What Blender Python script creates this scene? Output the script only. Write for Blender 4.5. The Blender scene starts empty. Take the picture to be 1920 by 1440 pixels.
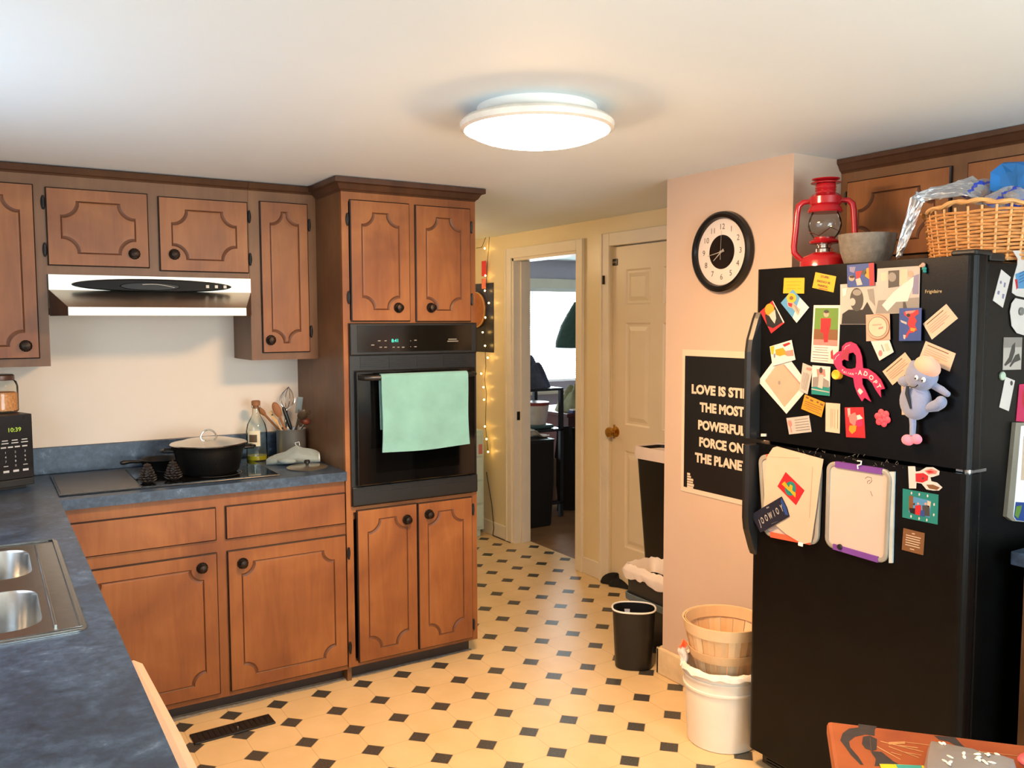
import bpy, bmesh, math, random
from mathutils import Vector, Matrix, Euler
random.seed(7)
SC = bpy.context.scene
C = SC.collection
PI = math.pi

# ------------------------------------------------------------------ camera
F_PX, YAW, PITCH, ROLL, CAM_Z = 1602.0, 0.554894, 0.073279, 0.002923, 1.54
_cy, _sy = math.cos(YAW), math.sin(YAW)
_F = Vector((_sy*math.cos(PITCH), _cy*math.cos(PITCH), -math.sin(PITCH)))
_r = Vector((_cy, -_sy, 0)); _d = _F.cross(_r)
_R = math.cos(ROLL)*_r + math.sin(ROLL)*_d
_D = -math.sin(ROLL)*_r + math.cos(ROLL)*_d
cam_data = bpy.data.cameras.new('camera'); cam = bpy.data.objects.new('camera', cam_data); C.objects.link(cam)
cam_data.sensor_fit = 'HORIZONTAL'; cam_data.sensor_width = 36.0; cam_data.lens = 36.0*F_PX/1920.0
cam_data.clip_start = 0.02; cam_data.clip_end = 60
_m = Matrix((( _R.x, -_D.x, -_F.x), (_R.y, -_D.y, -_F.y), (_R.z, -_D.z, -_F.z))).to_4x4()
_m.translation = (0, 0, CAM_Z); cam.matrix_world = _m
SC.camera = cam

def at(px, py, ax, val):
    """the point of the plane  axis[ax] = val  seen at a pixel of the photograph (1920 x 1440)"""
    d = _R*((px-960)/F_PX) + _D*((py-720)/F_PX) + _F
    o = Vector((0, 0, CAM_Z)); t = (val-o[ax])/d[ax]
    return o + d*t

# ------------------------------------------------------------------ colour helpers
def lin(h, s=1.0):
    if isinstance(h, str):
        h = h.lstrip('#'); c = [int(h[i:i+2], 16)/255 for i in (0, 2, 4)]
        c = [x/12.92 if x <= 0.04045 else ((x+0.055)/1.055)**2.4 for x in c]
    else: c = list(h)[:3]
    return (c[0]*s, c[1]*s, c[2]*s, 1.0)

# ------------------------------------------------------------------ view, world, lights
SC.view_settings.view_transform = 'Standard'; SC.view_settings.look = 'None'
SC.view_settings.gamma = 1; SC.view_settings.use_curve_mapping = False
SC.view_settings.exposure = 0.0
W = bpy.data.worlds.new('sky'); SC.world = W; W.use_nodes = True
_nt = W.node_tree; _bg = _nt.nodes['Background']
_bg.inputs['Color'].default_value = (0.80, 0.93, 1.0, 1); _bg.inputs['Strength'].default_value = 2.2

def area_light(name, loc, rot, sx, sy, power, col):
    l = bpy.data.lights.new(name, 'AREA'); l.shape = 'RECTANGLE'; l.size = sx; l.size_y = sy
    l.energy = power; l.color = col
    o = bpy.data.objects.new(name, l); C.objects.link(o); o.location = loc; o.rotation_euler = rot
    return o
# daylight entering through the real window openings (rear wall, wall over the sink, bedroom)
DAY = (0.80, 0.97, 1.03)
area_light('daylight_rear', (1.35, -1.72, 1.35), (math.radians(116), 0, 0), 2.1, 1.3, 120, DAY)
area_light('daylight_sink', (-0.56, 2.3, 1.5), (0, math.radians(-90), 0), 0.9, 1.2, 14, (0.50, 0.72, 1.0))
area_light('daylight_bedroom', (4.9, 7.02, 1.45), (math.radians(-90), 0, 0), 1.0, 1.0, 100, DAY)
LAMP_COL, LAMP_POWER = (1.0, 0.60, 0.29), 148.0
hl = bpy.data.lights.new('hall_lamp', 'POINT'); hl.energy = 8; hl.color = (1.0, .70, .42); hl.shadow_soft_size = .08
ho = bpy.data.objects.new('hall_lamp', hl); C.objects.link(ho); ho.location = (2.25, 4.95, 1.98)  # added fill light without a fixture, brightens the hall

# ------------------------------------------------------------------ materials
MATS = {}
def _new(name):
    m = bpy.data.materials.new(name); m.use_nodes = True
    nt = m.node_tree; b = nt.nodes['Principled BSDF']
    return m, nt, b
def _objcoord(nt, scale=(1, 1, 1)):
    tc = nt.nodes.new('ShaderNodeTexCoord'); mp = nt.nodes.new('ShaderNodeMapping')
    mp.inputs['Scale'].default_value = scale
    nt.links.new(tc.outputs['Object'], mp.inputs['Vector']); return mp.outputs['Vector']
def _noise(nt, vec, scale, detail=3, rough=.55, dist=0):
    n = nt.nodes.new('ShaderNodeTexNoise'); n.inputs['Scale'].default_value = scale
    n.inputs['Detail'].default_value = detail; n.inputs['Roughness'].default_value = rough
    n.inputs['Distortion'].default_value = dist
    nt.links.new(vec, n.inputs['Vector']); return n.outputs['Fac']
def _ramp(nt, fac, stops):
    r = nt.nodes.new('ShaderNodeValToRGB'); e = r.color_ramp.elements
    while len(e) < len(stops): e.new(0.5)
    for i, (p, c) in enumerate(stops): e[i].position = p; e[i].color = c
    nt.links.new(fac, r.inputs['Fac']); return r.outputs['Color']
def _bump(nt, b, h, strength, dist=0.01):
    n = nt.nodes.new('ShaderNodeBump'); n.inputs['Strength'].default_value = strength
    n.inputs['Distance'].default_value = dist
    nt.links.new(h, n.inputs['Height']); nt.links.new(n.outputs['Normal'], b.inputs['Normal'])

def plain(name, col, rough=.5, metal=0.0, var=.12, vscale=14, bump=0.0, bscale=60, spec=.5, sheen=0, emit=None, estr=0, trans=0, ior=1.45, coat=0):
    if name in MATS: return MATS[name]
    m, nt, b = _new(name); c = lin(col)
    v = _objcoord(nt); f = _noise(nt, v, vscale)
    k0, k1 = 1-var, 1+var
    cc = _ramp(nt, f, [(.3, (c[0]*k0, c[1]*k0, c[2]*k0, 1)), (.7, (min(1, c[0]*k1), min(1, c[1]*k1), min(1, c[2]*k1), 1))])
    nt.links.new(cc, b.inputs['Base Color'])
    b.inputs['Roughness'].default_value = rough; b.inputs['Metallic'].default_value = metal
    b.inputs['Specular IOR Level'].default_value = spec
    if sheen: b.inputs['Sheen Weight'].default_value = sheen
    if coat: b.inputs['Coat Weight'].default_value = coat; b.inputs['Coat Roughness'].default_value = .08
    if trans: b.inputs['Transmission Weight'].default_value = trans; b.inputs['IOR'].default_value = ior
    if emit: b.inputs['Emission Color'].default_value = lin(emit); b.inputs['Emission Strength'].default_value = estr
    if bump: _bump(nt, b, _noise(nt, v, bscale, 4), bump)
    MATS[name] = m; return m

def wood(name, stops, stretch=(9, 9, 1.1), rough=.44, blotch=2.3, spec=.35):
    if name in MATS: return MATS[name]
    m, nt, b = _new(name)
    v = _objcoord(nt, stretch); g = _noise(nt, v, 3.2, 6, .62, .9)
    v2 = _objcoord(nt); h = _noise(nt, v2, blotch, 3, .6, .4)
    mx = nt.nodes.new('ShaderNodeMath'); mx.operation = 'MULTIPLY_ADD'
    nt.links.new(h, mx.inputs[0]); mx.inputs[1].default_value = .98
    hb = nt.nodes.new('ShaderNodeMath'); hb.operation = 'MULTIPLY'; nt.links.new(g, hb.inputs[0]); hb.inputs[1].default_value = .32
    nt.links.new(hb.outputs[0], mx.inputs[2])
    col = _ramp(nt, mx.outputs[0], stops)
    nt.links.new(col, b.inputs['Base Color'])
    b.inputs['Roughness'].default_value = rough; b.inputs['Specular IOR Level'].default_value = spec
    _bump(nt, b, g, .06, .004)
    MATS[name] = m; return m

def glass(name, col='#ffffff', rough=0.0, ior=1.45):
    if name in MATS: return MATS[name]
    m, nt, b = _new(name)
    b.inputs['Base Color'].default_value = lin(col); b.inputs['Roughness'].default_value = rough
    b.inputs['Transmission Weight'].default_value = 1.0; b.inputs['IOR'].default_value = ior
    MATS[name] = m; return m

def thin_glass(name, tint=.06, col=(.97, .98, .96, 1)):
    if name in MATS: return MATS[name]
    m = bpy.data.materials.new(name); m.use_nodes = True; nt = m.node_tree
    t = nt.nodes.new('ShaderNodeBsdfTransparent'); t.inputs['Color'].default_value = col
    g = nt.nodes.new('ShaderNodeBsdfGlossy'); g.inputs['Roughness'].default_value = .03
    lw = nt.nodes.new('ShaderNodeLayerWeight'); lw.inputs['Blend'].default_value = .10
    ad = nt.nodes.new('ShaderNodeMath'); ad.operation = 'ADD'; nt.links.new(lw.outputs['Fresnel'], ad.inputs[0]); ad.inputs[1].default_value = tint*.3
    mx = nt.nodes.new('ShaderNodeMixShader'); nt.links.new(ad.outputs[0], mx.inputs[0])
    nt.links.new(t.outputs[0], mx.inputs[1]); nt.links.new(g.outputs[0], mx.inputs[2])
    nt.links.new(mx.outputs[0], nt.nodes['Material Output'].inputs['Surface'])
    MATS[name] = m; return m

def emission(name, col, s):
    if name in MATS: return MATS[name]
    m, nt, b = _new(name)
    b.inputs['Base Color'].default_value = (0, 0, 0, 1)
    b.inputs['Emission Color'].default_value = lin(col); b.inputs['Emission Strength'].default_value = s
    MATS[name] = m; return m

def laminate(name):
    m, nt, b = _new(name); v = _objcoord(nt, (1, 1, 1))
    a = _noise(nt, v, 7, 7, .68, .8); c2 = _noise(nt, v, 48, 4, .7, .3)
    mx = nt.nodes.new('ShaderNodeMath'); mx.operation = 'MULTIPLY_ADD'
    nt.links.new(c2, mx.inputs[0]); mx.inputs[1].default_value = .45
    k = nt.nodes.new('ShaderNodeMath'); k.operation = 'MULTIPLY'; nt.links.new(a, k.inputs[0]); k.inputs[1].default_value = .6
    nt.links.new(k.outputs[0], mx.inputs[2])
    col = _ramp(nt, mx.outputs[0], [(.34, lin('#1e2835')), (.5, lin('#304054')), (.62, lin('#445870')), (.76, lin('#889aae'))])
    nt.links.new(col, b.inputs['Base Color']); b.inputs['Roughness'].default_value = .34
    MATS[name] = m; return m

def vinyl():
    """cream sheet vinyl printed with octagons and small dark diamonds"""
    m, nt, b = _new('vinyl_floor')
    g = nt.nodes.new('ShaderNodeNewGeometry'); s = nt.nodes.new('ShaderNodeSeparateXYZ'); nt.links.new(g.outputs['Position'], s.inputs[0])
    def M(op, a, bb=None, c=None):
        n = nt.nodes.new('ShaderNodeMath'); n.operation = op
        for i, x in enumerate((a, bb, c)):
            if x is None: continue
            if isinstance(x, (int, float)): n.inputs[i].default_value = x
            else: nt.links.new(x, n.inputs[i])
        return n.outputs[0]
    P = .1835
    def cell(o, off):
        u = M('ADD', M('DIVIDE', M('SUBTRACT', o, off), P), 100.5)
        return M('ABSOLUTE', M('SUBTRACT', M('FRACT', u), .5))
    du, dv = cell(s.outputs['X'], 2.056), cell(s.outputs['Y'], 2.611)
    dia = M('LESS_THAN', M('ADD', du, dv), .2425)
    edge = M('LESS_THAN', M('ADD', du, dv), .262)
    seam = M('LESS_THAN', M('MINIMUM', du, dv), .0065)
    seam = M('MAXIMUM', seam, edge)
    n = _noise(nt, g.outputs['Position'], 6, 4)
    n2 = _noise(nt, g.outputs['Position'], 160, 3)
    base = _ramp(nt, n, [(.3, lin('#d8bb8a')), (.7, lin('#e2c697'))])
    dark = _ramp(nt, n2, [(.35, lin('#33322f')), (.7, lin('#55524c'))])
    def mix(f, a, bb):
        x = nt.nodes.new('ShaderNodeMix'); x.data_type = 'RGBA'
        nt.links.new(f, x.inputs[0]) if not isinstance(f, float) else None
        for i, q in ((6, a), (7, bb)):
            if isinstance(q, tuple): x.inputs[i].default_value = q
            else: nt.links.new(q, x.inputs[i])
        return x.outputs[2]
    c1 = mix(M('MULTIPLY', seam, .55), base, lin('#a4875c'))
    c2 = mix(dia, c1, dark)
    nt.links.new(c2, b.inputs['Base Color']); b.inputs['Roughness'].default_value = .36
    b.inputs['Specular IOR Level'].default_value = .4
    return m

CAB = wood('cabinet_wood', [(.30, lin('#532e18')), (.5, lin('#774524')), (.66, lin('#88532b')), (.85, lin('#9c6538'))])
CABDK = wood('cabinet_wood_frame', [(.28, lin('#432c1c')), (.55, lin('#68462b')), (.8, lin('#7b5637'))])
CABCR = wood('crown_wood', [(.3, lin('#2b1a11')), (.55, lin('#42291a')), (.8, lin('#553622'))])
DOOR_EDGE = plain('dark_glaze', '#25140c', .55)  # dark brown on the edge faces of doors and drawer fronts
GROOVE = plain('groove_stain', '#5e361d', .5, var=.2)
KICK = plain('toe_kick_brown', '#3a2a20', .6)
LAM = laminate('blue_laminate')
WALLW = plain('wall_paint_cream', '#e2d4c4', .6, var=.02, vscale=3)
WALLC = plain('chimney_paint_peach', '#cbb29e', .6, var=.02, vscale=3)  # wall cream made warmer and darker, the lamp's warmth put into the colour
WALLY = plain('hall_paint_cream', '#e6d6ae', .32, var=.02, vscale=3)
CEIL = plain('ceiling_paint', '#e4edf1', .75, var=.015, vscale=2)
TRIMW = plain('trim_paint_white', '#e6dcc8', .4, var=.04, vscale=5)
DOORW = plain('door_paint_cream', '#e4d3b2', .38, var=.03, vscale=4)
LILAC = plain('bedroom_wall_lilac', '#b9b2bf', .7, var=.02)
BLK = plain('black_enamel', '#0b0b0b', .22, var=.1)
BLKM = plain('black_matte', '#101010', .5, var=.2)
BLKP = plain('black_plastic', '#161616', .38, var=.15, bump=.05, bscale=250)
FRG = plain('black_textured_steel', '#080808', .30, var=.25, bump=.10, bscale=420, spec=.18)
STEEL = plain('brushed_steel', '#b9bab8', .26, 1.0, var=.08, vscale=40)
CHROME = plain('chrome', '#d8d8d6', .12, 1.0, var=.03)
BRONZE = plain('antique_bronze', '#2c2119', .42, .75, var=.35, vscale=60)
BRASS = plain('brass', '#c99a4d', .22, 1.0, var=.1)
WHITE = plain('white_paper', '#f2ece2', .6, var=.02)
WHITEP = plain('white_plastic', '#ece8e0', .35, var=.02)
CREAMP = plain('cream_card', '#ecd9b4', .6, var=.03)
TEXT = plain('printed_grey', '#8d8276', .6, var=.1)
DKTEXT = plain('printed_black', '#22201e', .6, var=.1)

# ------------------------------------------------------------------ mesh building
class B:
    def __init__(s): s.bm = bmesh.new(); s.M = Matrix.Identity(4)
    def merge(s, t, m=0, smooth=False, keep=False):
        idx = {}
        for v in t.verts: idx[v] = s.bm.verts.new(s.M @ v.co)
        for f in t.faces:
            try: nf = s.bm.faces.new([idx[v] for v in f.verts])
            except ValueError: continue
            nf.material_index = f.material_index if keep else m
            nf.smooth = smooth or f.smooth
        t.free()
    def box(s, x0, x1, y0, y1, z0, z1, m=0, bev=0, seg=2, which=None):
        t = bmesh.new(); bmesh.ops.create_cube(t, size=1)
        for v in t.verts: v.co = Vector(((x0+x1)/2+v.co.x*(x1-x0), (y0+y1)/2+v.co.y*(y1-y0), (z0+z1)/2+v.co.z*(z1-z0)))
        if bev:
            es = [e for e in t.edges if which is None or abs((e.verts[1].co-e.verts[0].co).normalized()[which]) > .9]
            bmesh.ops.bevel(t, geom=es, offset=bev, segments=seg, affect='EDGES', profile=.5)
        s.merge(t, m); return s
    def obox(s, c, ux, uy, uz, hx, hy, hz, m=0, bev=0):
        old = s.M; R = Matrix((ux, uy, uz)).transposed().to_4x4(); R.translation = c
        s.M = old @ R; s.box(-hx, hx, -hy, hy, -hz, hz, m, bev); s.M = old; return s
    def lathe(s, prof, c=(0, 0, 0), axis=(0, 0, 1), seg=24, m=0, caps=True, sx=1, sy=1):
        t = bmesh.new(); rings = []
        for r, z in prof:
            if r < 1e-6: rings.append([t.verts.new((0, 0, z))])
            else: rings.append([t.verts.new((r*sx*math.cos(2*PI*i/seg), r*sy*math.sin(2*PI*i/seg), z)) for i in range(seg)])
        for a, b in zip(rings, rings[1:]):
            for i in range(seg):
                j = (i+1) % seg
                if len(a) == 1 and len(b) == 1: continue
                if len(a) == 1: f = t.faces.new((a[0], b[j], b[i]))
                elif len(b) == 1: f = t.faces.new((a[i], a[j], b[0]))
                else: f = t.faces.new((a[i], a[j], b[j], b[i]))
                f.smooth = True
        if caps:
            if len(rings[0]) > 1: t.faces.new(rings[0][::-1])
            if len(rings[-1]) > 1: t.faces.new(rings[-1])
        q = Vector((0, 0, 1)).rotation_difference(Vector(axis).normalized()).to_matrix().to_4x4(); q.translation = c
        bmesh.ops.transform(t, matrix=q, verts=t.verts)
        s.merge(t, m); return s
    def tube(s, pts, r, seg=8, m=0, closed=False, caps=True):
        pts = [Vector(p) for p in pts]; n = len(pts)
        rs = r if isinstance(r, (list, tuple)) else [r]*n
        t = bmesh.new(); rings = []; prev = None
        for i, p in enumerate(pts):
            if closed: d = pts[(i+1) % n]-pts[i-1]
            else: d = pts[min(i+1, n-1)]-pts[max(i-1, 0)]
            d = d.normalized() if d.length > 1e-9 else Vector((0, 0, 1))
            if prev is None:
                up = Vector((0, 0, 1)) if abs(d.z) < .9 else Vector((1, 0, 0)); u = d.cross(up).normalized()
            else: u = (prev-d*prev.dot(d)).normalized()
            prev = u; w = d.cross(u)
            rings.append([t.verts.new(p+(u*math.cos(2*PI*k/seg)+w*math.sin(2*PI*k/seg))*rs[i]) for k in range(seg)])
        R = rings+[rings[0]] if closed else rings
        for a, b in zip(R, R[1:]):
            for k in range(seg):
                f = t.faces.new((a[k], a[(k+1) % seg], b[(k+1) % seg], b[k])); f.smooth = True
        if caps and not closed: t.faces.new(rings[0][::-1]); t.faces.new(rings[-1])
        bmesh.ops.recalc_face_normals(t, faces=t.faces)
        s.merge(t, m); return s
    def ball(s, c, rx, ry=None, rz=None, m=0, u=20, v=12, R=None):
        t = bmesh.new(); bmesh.ops.create_uvsphere(t, u_segments=u, v_segments=v, radius=1)
        X = Matrix.Diagonal((rx, ry or rx, rz or rx, 1))
        if R is not None: X = R.to_4x4() @ X
        X = Matrix.Translation(c) @ X
        bmesh.ops.transform(t, matrix=X, verts=t.verts)
        s.merge(t, m, True); return s
    def poly(s, pts, m=0):
        vs = [s.bm.verts.new(s.M @ Vector(p)) for p in pts]; f = s.bm.faces.new(vs); f.material_index = m; return s
    def prism(s, pts, off, m=0, mside=None):
        """closed 3-D outline pts pushed along the vector off; outline may be concave"""
        t = bmesh.new(); off = Vector(off)
        a = [t.verts.new(Vector(p)) for p in pts]; b = [t.verts.new(Vector(p)+off) for p in pts]; n = len(pts)
        for loop in (a, b):
            try: f = t.faces.new(loop); f.material_index = m
            except ValueError: pass
        for i in range(n):
            f = t.faces.new((a[i], a[(i+1) % n], b[(i+1) % n], b[i])); f.material_index = m if mside is None else mside
        bmesh.ops.recalc_face_normals(t, faces=t.faces)
        big = [f for f in t.faces if len(f.verts) > 4]
        if big: bmesh.ops.triangulate(t, faces=big)
        s.merge(t, m, keep=True); return s
    def grid(s, fn, nu, nv, m=0, thick=0, smooth=True):
        t = bmesh.new(); V = [[t.verts.new(fn(i/nu, j/nv)) for j in range(nv+1)] for i in range(nu+1)]
        for i in range(nu):
            for j in range(nv):
                f = t.faces.new((V[i][j], V[i+1][j], V[i+1][j+1], V[i][j+1])); f.smooth = smooth
        if thick: bmesh.ops.recalc_face_normals(t, faces=t.faces); bmesh.ops.solidify(t, geom=t.faces[:], thickness=thick)
        for f in t.faces: f.smooth = smooth
        s.merge(t, m); return s
    def loft(s, loops, m=0, cap0=False, cap1=False, smooth=True):
        t = bmesh.new(); L = [[t.verts.new(Vector(p)) for p in lp] for lp in loops]; n = len(L[0])
        for a, b in zip(L, L[1:]):
            for i in range(n):
                f = t.faces.new((a[i], a[(i+1) % n], b[(i+1) % n], b[i])); f.smooth = smooth
        if cap0: t.faces.new(L[0][::-1])
        if cap1: t.faces.new(L[-1])
        bmesh.ops.recalc_face_normals(t, faces=t.faces)
        s.merge(t, m); return s
    def fill(s, loops, m=0):
        """flat region bounded by the first loop, with holes"""
        t = bmesh.new(); es = []
        for lp in loops:
            vs = [t.verts.new(Vector(p)) for p in lp]
            es += [t.edges.new((vs[i], vs[(i+1) % len(vs)])) for i in range(len(vs))]
        bmesh.ops.triangle_fill(t, use_beauty=True, use_dissolve=False, edges=es)
        s.merge(t, m); return s
    def text(s, body, size, M, m=0, bold=0.0, depth=.0006, sx=1.0, align='CENTER'):
        cu = bpy.data.curves.new('lettering', 'FONT'); cu.body = body; cu.size = 1; cu.align_x = align; cu.align_y = 'CENTER'
        cu.offset = bold; cu.extrude = 0; cu.resolution_u = 3
        o = bpy.data.objects.new('lettering', cu); C.objects.link(o)
        dg = bpy.context.evaluated_depsgraph_get(); me = bpy.data.meshes.new_from_object(o.evaluated_get(dg))
        t = bmesh.new(); t.from_mesh(me)
        for v in t.verts: v.co = Vector((v.co.x*size*sx, v.co.y*size, v.co.z))
        bmesh.ops.transform(t, matrix=M, verts=t.verts)
        s.merge(t, m)
        bpy.data.objects.remove(o); bpy.data.curves.remove(cu); bpy.data.meshes.remove(me); return s

def dens(lp, m=3):
    out = []; n = len(lp)
    for i in range(n):
        a, b = Vector(lp[i]), Vector(lp[(i+1) % n]); k = max(1, int((b-a).length/.016)) if m else 1
        out += [a.lerp(b, j/k) for j in range(k)]
    return out

def rrect(x0, x1, y0, y1, r, z=0, seg=5):
    out = []
    for cx, cy, a0 in ((x1-r, y1-r, 0), (x0+r, y1-r, PI/2), (x0+r, y0+r, PI), (x1-r, y0+r, 3*PI/2)):
        for k in range(seg+1):
            a = a0+PI/2*k/seg; out.append((cx+r*math.cos(a), cy+r*math.sin(a), z))
    return out

ORG = {}
def thing(name, label, cat, loc=(0, 0, 0), group=None):
    o = bpy.data.objects.new(name, None); C.objects.link(o); o.location = loc; o.empty_display_size = .05
    o['label'] = label; o['category'] = cat
    if group: o['group'] = group
    ORG[o.name] = Vector(loc); return o
def tag(o, label, cat, group=None):
    o['label'] = label; o['category'] = cat
    if group: o['group'] = group
    return o
def obj(name, b, mats, parent=None, loc=None, label=None):
    """link builder b (world coordinates) as ONE mesh; with a parent it becomes a part of that thing"""
    bmesh.ops.remove_doubles(b.bm, verts=b.bm.verts, dist=1e-6) if len(b.bm.verts) < 6000 else None
    org = ORG[parent.name] if parent is not None else Vector(loc if loc is not None else (0, 0, 0))
    bmesh.ops.transform(b.bm, matrix=Matrix.Translation(-org), verts=b.bm.verts)
    me = bpy.data.meshes.new(name); b.bm.to_mesh(me); b.bm.free()
    for m in (mats if isinstance(mats, (list, tuple)) else [mats]): me.materials.append(m)
    if any(p.use_smooth for p in me.polygons): me.set_sharp_from_angle(angle=math.radians(38))
    o = bpy.data.objects.new(name, me); C.objects.link(o)
    if parent is not None: o.parent = parent; ORG[o.name] = org
    else: o.location = org; ORG[o.name] = org
    if label: o['label'] = label
    return o
def struct(name, b, m, parent=None):
    o = obj(name, b, m, parent)
    if parent is None: o['kind'] = 'structure'
    return o
def kids(o): return [x for x in bpy.data.objects if x.parent == o]
def dup(root, loc, label=None, group=None, rotz=None, scale=None):
    def cp(o, par):
        c = o.copy(); C.objects.link(c); c.parent = par
        for ch in kids(o): cp(ch, c)
        return c
    ch0 = kids(root); r = root.copy(); C.objects.link(r); r.location = loc
    if rotz is not None: r.rotation_euler.z = rotz
    if scale is not None: r.scale = (scale,)*3
    for ch in ch0: cp(ch, r)
    if label: r['label'] = label
    if group: r['group'] = group
    return r

# ================================================================== the room
ZC = 2.132
XL, XR, YR = -0.45, 3.03, -1.6          # left wall, right wall, rear wall
VIN = vinyl()
b = B(); b.box(XL-.1, 3.215, YR-.1, 5.75, -.06, 0); struct('floor', b, VIN)
b = B(); b.box(3.215, 6.2, 3.2, 7.2, -.06, -.002)
struct('floor', b, wood('oak_boards', [(.3, lin('#4f3a26')), (.55, lin('#7a5b3c')), (.8, lin('#93714b'))], (1.2, 8, 8)))
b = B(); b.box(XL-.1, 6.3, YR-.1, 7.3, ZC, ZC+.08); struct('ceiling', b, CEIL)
b = B(); b.box(XL-.1, 1.90, 4.0, 4.1, 0, ZC); struct('wall_back', b, WALLW)
b = B()   # left wall with the window over the sink
for x in ((YR, 1.70, 0, ZC), (2.90, 4.0, 0, ZC), (1.70, 2.90, 0, 1.05), (1.70, 2.90, 1.95, ZC)): b.box(XL-.1, XL, x[0], x[1], x[2], x[3])
struct('wall_left', b, WALLW)
b = B()   # rear wall with a wide window
for x in ((XL-.1, .30, 0, ZC), (2.40, 3.2, 0, ZC), (.30, 2.40, 0, .70), (.30, 2.40, 2.0, ZC)): b.box(x[0], x[1], YR-.1, YR, x[2], x[3])
struct('wall_rear', b, WALLW)
b = B(); b.box(XR, XR+.1, YR, 2.09, 0, ZC); struct('wall_right', b, WALLW)
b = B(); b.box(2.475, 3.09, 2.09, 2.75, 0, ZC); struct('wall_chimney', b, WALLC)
# hall wall with the bedroom doorway and the closet door
XH = 3.09; OD = (4.22, 4.972, 1.965); CD = (3.14, 3.90, 1.967)
b = B()
b.box(XH, XH+.125, OD[1], 5.75, 0, ZC); b.box(XH, XH+.125, OD[0], OD[1], OD[2], ZC)
b.box(XH, XH+.125, CD[1], OD[0], 0, ZC); b.box(XH, XH+.125, CD[0], CD[1], CD[2], ZC); b.box(XH, XH+.125, 2.70, CD[0], 0, ZC)
struct('wall_hall', b, WALLY)
b = B(); b.box(1.80, 3.09, 5.6, 5.7, 0, ZC); struct('wall_end', b, WALLY)
b = B(); b.box(1.80, 1.90, 4.1, 5.6, 0, ZC); struct('wall_inner', b, WALLY)
# bedroom shell
WB = (4.45, 5.35, .95, 1.86)
b = B()
for x in ((3.2, WB[0], 0, ZC), (WB[1], 6.2, 0, ZC), (WB[0], WB[1], 0, WB[2]), (WB[0], WB[1], WB[3], ZC)): b.box(x[0], x[1], 6.9, 7.0, x[2], x[3])
struct('wall_bedroom_back', b, LILAC)
b = B(); b.box(6.1, 6.2, 3.2, 6.9, 0, ZC); struct('wall_bedroom_right', b, LILAC)
b = B(); b.box(3.215, 6.1, 3.2, 3.3, 0, ZC); struct('wall_bedroom_front', b, LILAC)

def window(name, plane, a0, a1, z0, z1, depth, frame=.05, mull=True):
    """frame, one mullion and a pane set into an opening; plane = ('x', x) or ('y', y)"""
    f = B(); g = B()
    def bx(bb, u0, u1, w0, w1, d0, d1):
        if plane[0] == 'x': bb.box(plane[1]+d0, plane[1]+d1, u0, u1, w0, w1)
        else: bb.box(u0, u1, plane[1]+d0, plane[1]+d1, w0, w1)
    bx(f, a0, a1, z0, z0+frame, 0, depth); bx(f, a0, a1, z1-frame, z1, 0, depth)
    bx(f, a0, a0+frame, z0+frame, z1-frame, 0, depth); bx(f, a1-frame, a1, z0+frame, z1-frame, 0, depth)
    if mull: bx(f, (a0+a1)/2-.02, (a0+a1)/2+.02, z0+frame, z1-frame, .01, depth-.01)
    o = struct(name, f, WHITEP)
    bx(g, a0+frame, a1-frame, z0+frame, z1-frame, depth*.5-.002, depth*.5+.002)
    obj('pane', g, PANE, o)
    return o
PANE, _nt, _b = _new('window_glass')
_t = _nt.nodes.new('ShaderNodeBsdfTransparent'); _g = _nt.nodes.new('ShaderNodeBsdfGlossy'); _g.inputs['Roughness'].default_value = .02
_mx = _nt.nodes.new('ShaderNodeMixShader'); _mx.inputs[0].default_value = .06
_nt.links.new(_t.outputs[0], _mx.inputs[1]); _nt.links.new(_g.outputs[0], _mx.inputs[2])
_nt.links.new(_mx.outputs[0], _nt.nodes['Material Output'].inputs['Surface'])
window('window_1', ('x', XL-.09), 1.70, 2.90, 1.05, 1.95, .07)
window('window_2', ('y', YR-.09), .30, 2.40, .70, 2.0, .07)
w3 = window('window_3', ('y', 6.93), WB[0], WB[1], WB[2], WB[3], .05, .03, False)
b = B()
b.box(WB[0]-.09, WB[1]+.09, 6.885, 6.9, WB[3], WB[3]+.09); b.box(WB[0]-.09, WB[0], 6.885, 6.9, WB[2]-.09, WB[3]); b.box(WB[1], WB[1]+.09, 6.885, 6.9, WB[2]-.09, WB[3])
b.box(WB[0]-.11, WB[1]+.11, 6.86, 6.9, WB[2]-.12, WB[2]-.09)
struct('trim_1', b, TRIMW)

# closet door, casings, jambs
def casing(name, y0, y1, zt, w=.07):
    b = B()
    b.box(XH-.018, XH, y0-w, y0, 0, zt+w, bev=.004); b.box(XH-.018, XH, y1, y1+w, 0, zt+w, bev=.004); b.box(XH-.018, XH, y0, y1, zt, zt+w, bev=.004)
    for yy in (y0-w, y1+w-.014): b.box(XH-.024, XH-.018, yy, yy+.014, 0, zt+w)
    return struct(name, b, TRIMW)
casing('trim_2', OD[0], OD[1], OD[2], .068); casing('trim_3', CD[0], CD[1], CD[2], .075)
b = B(); b.box(XH-.005, XH+.13, OD[1]-.018, OD[1], 0, OD[2]); b.box(XH-.005, XH+.13, OD[0], OD[0]+.018, 0, OD[2]); b.box(XH-.005, XH+.13, OD[0], OD[1], OD[2]-.018, OD[2])
b.box(XH+.05, XH+.085, OD[1]-.030, OD[1]-.018, 0, OD[2]-.02)
j = struct('trim_4', b, TRIMW)
b = B(); b.box(XH+.02, XH+.045, OD[1]-.0195, OD[1]-.018, .86, .92); obj('strike_plate', b, BRONZE, j, label='dark metal strike plate')
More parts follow.
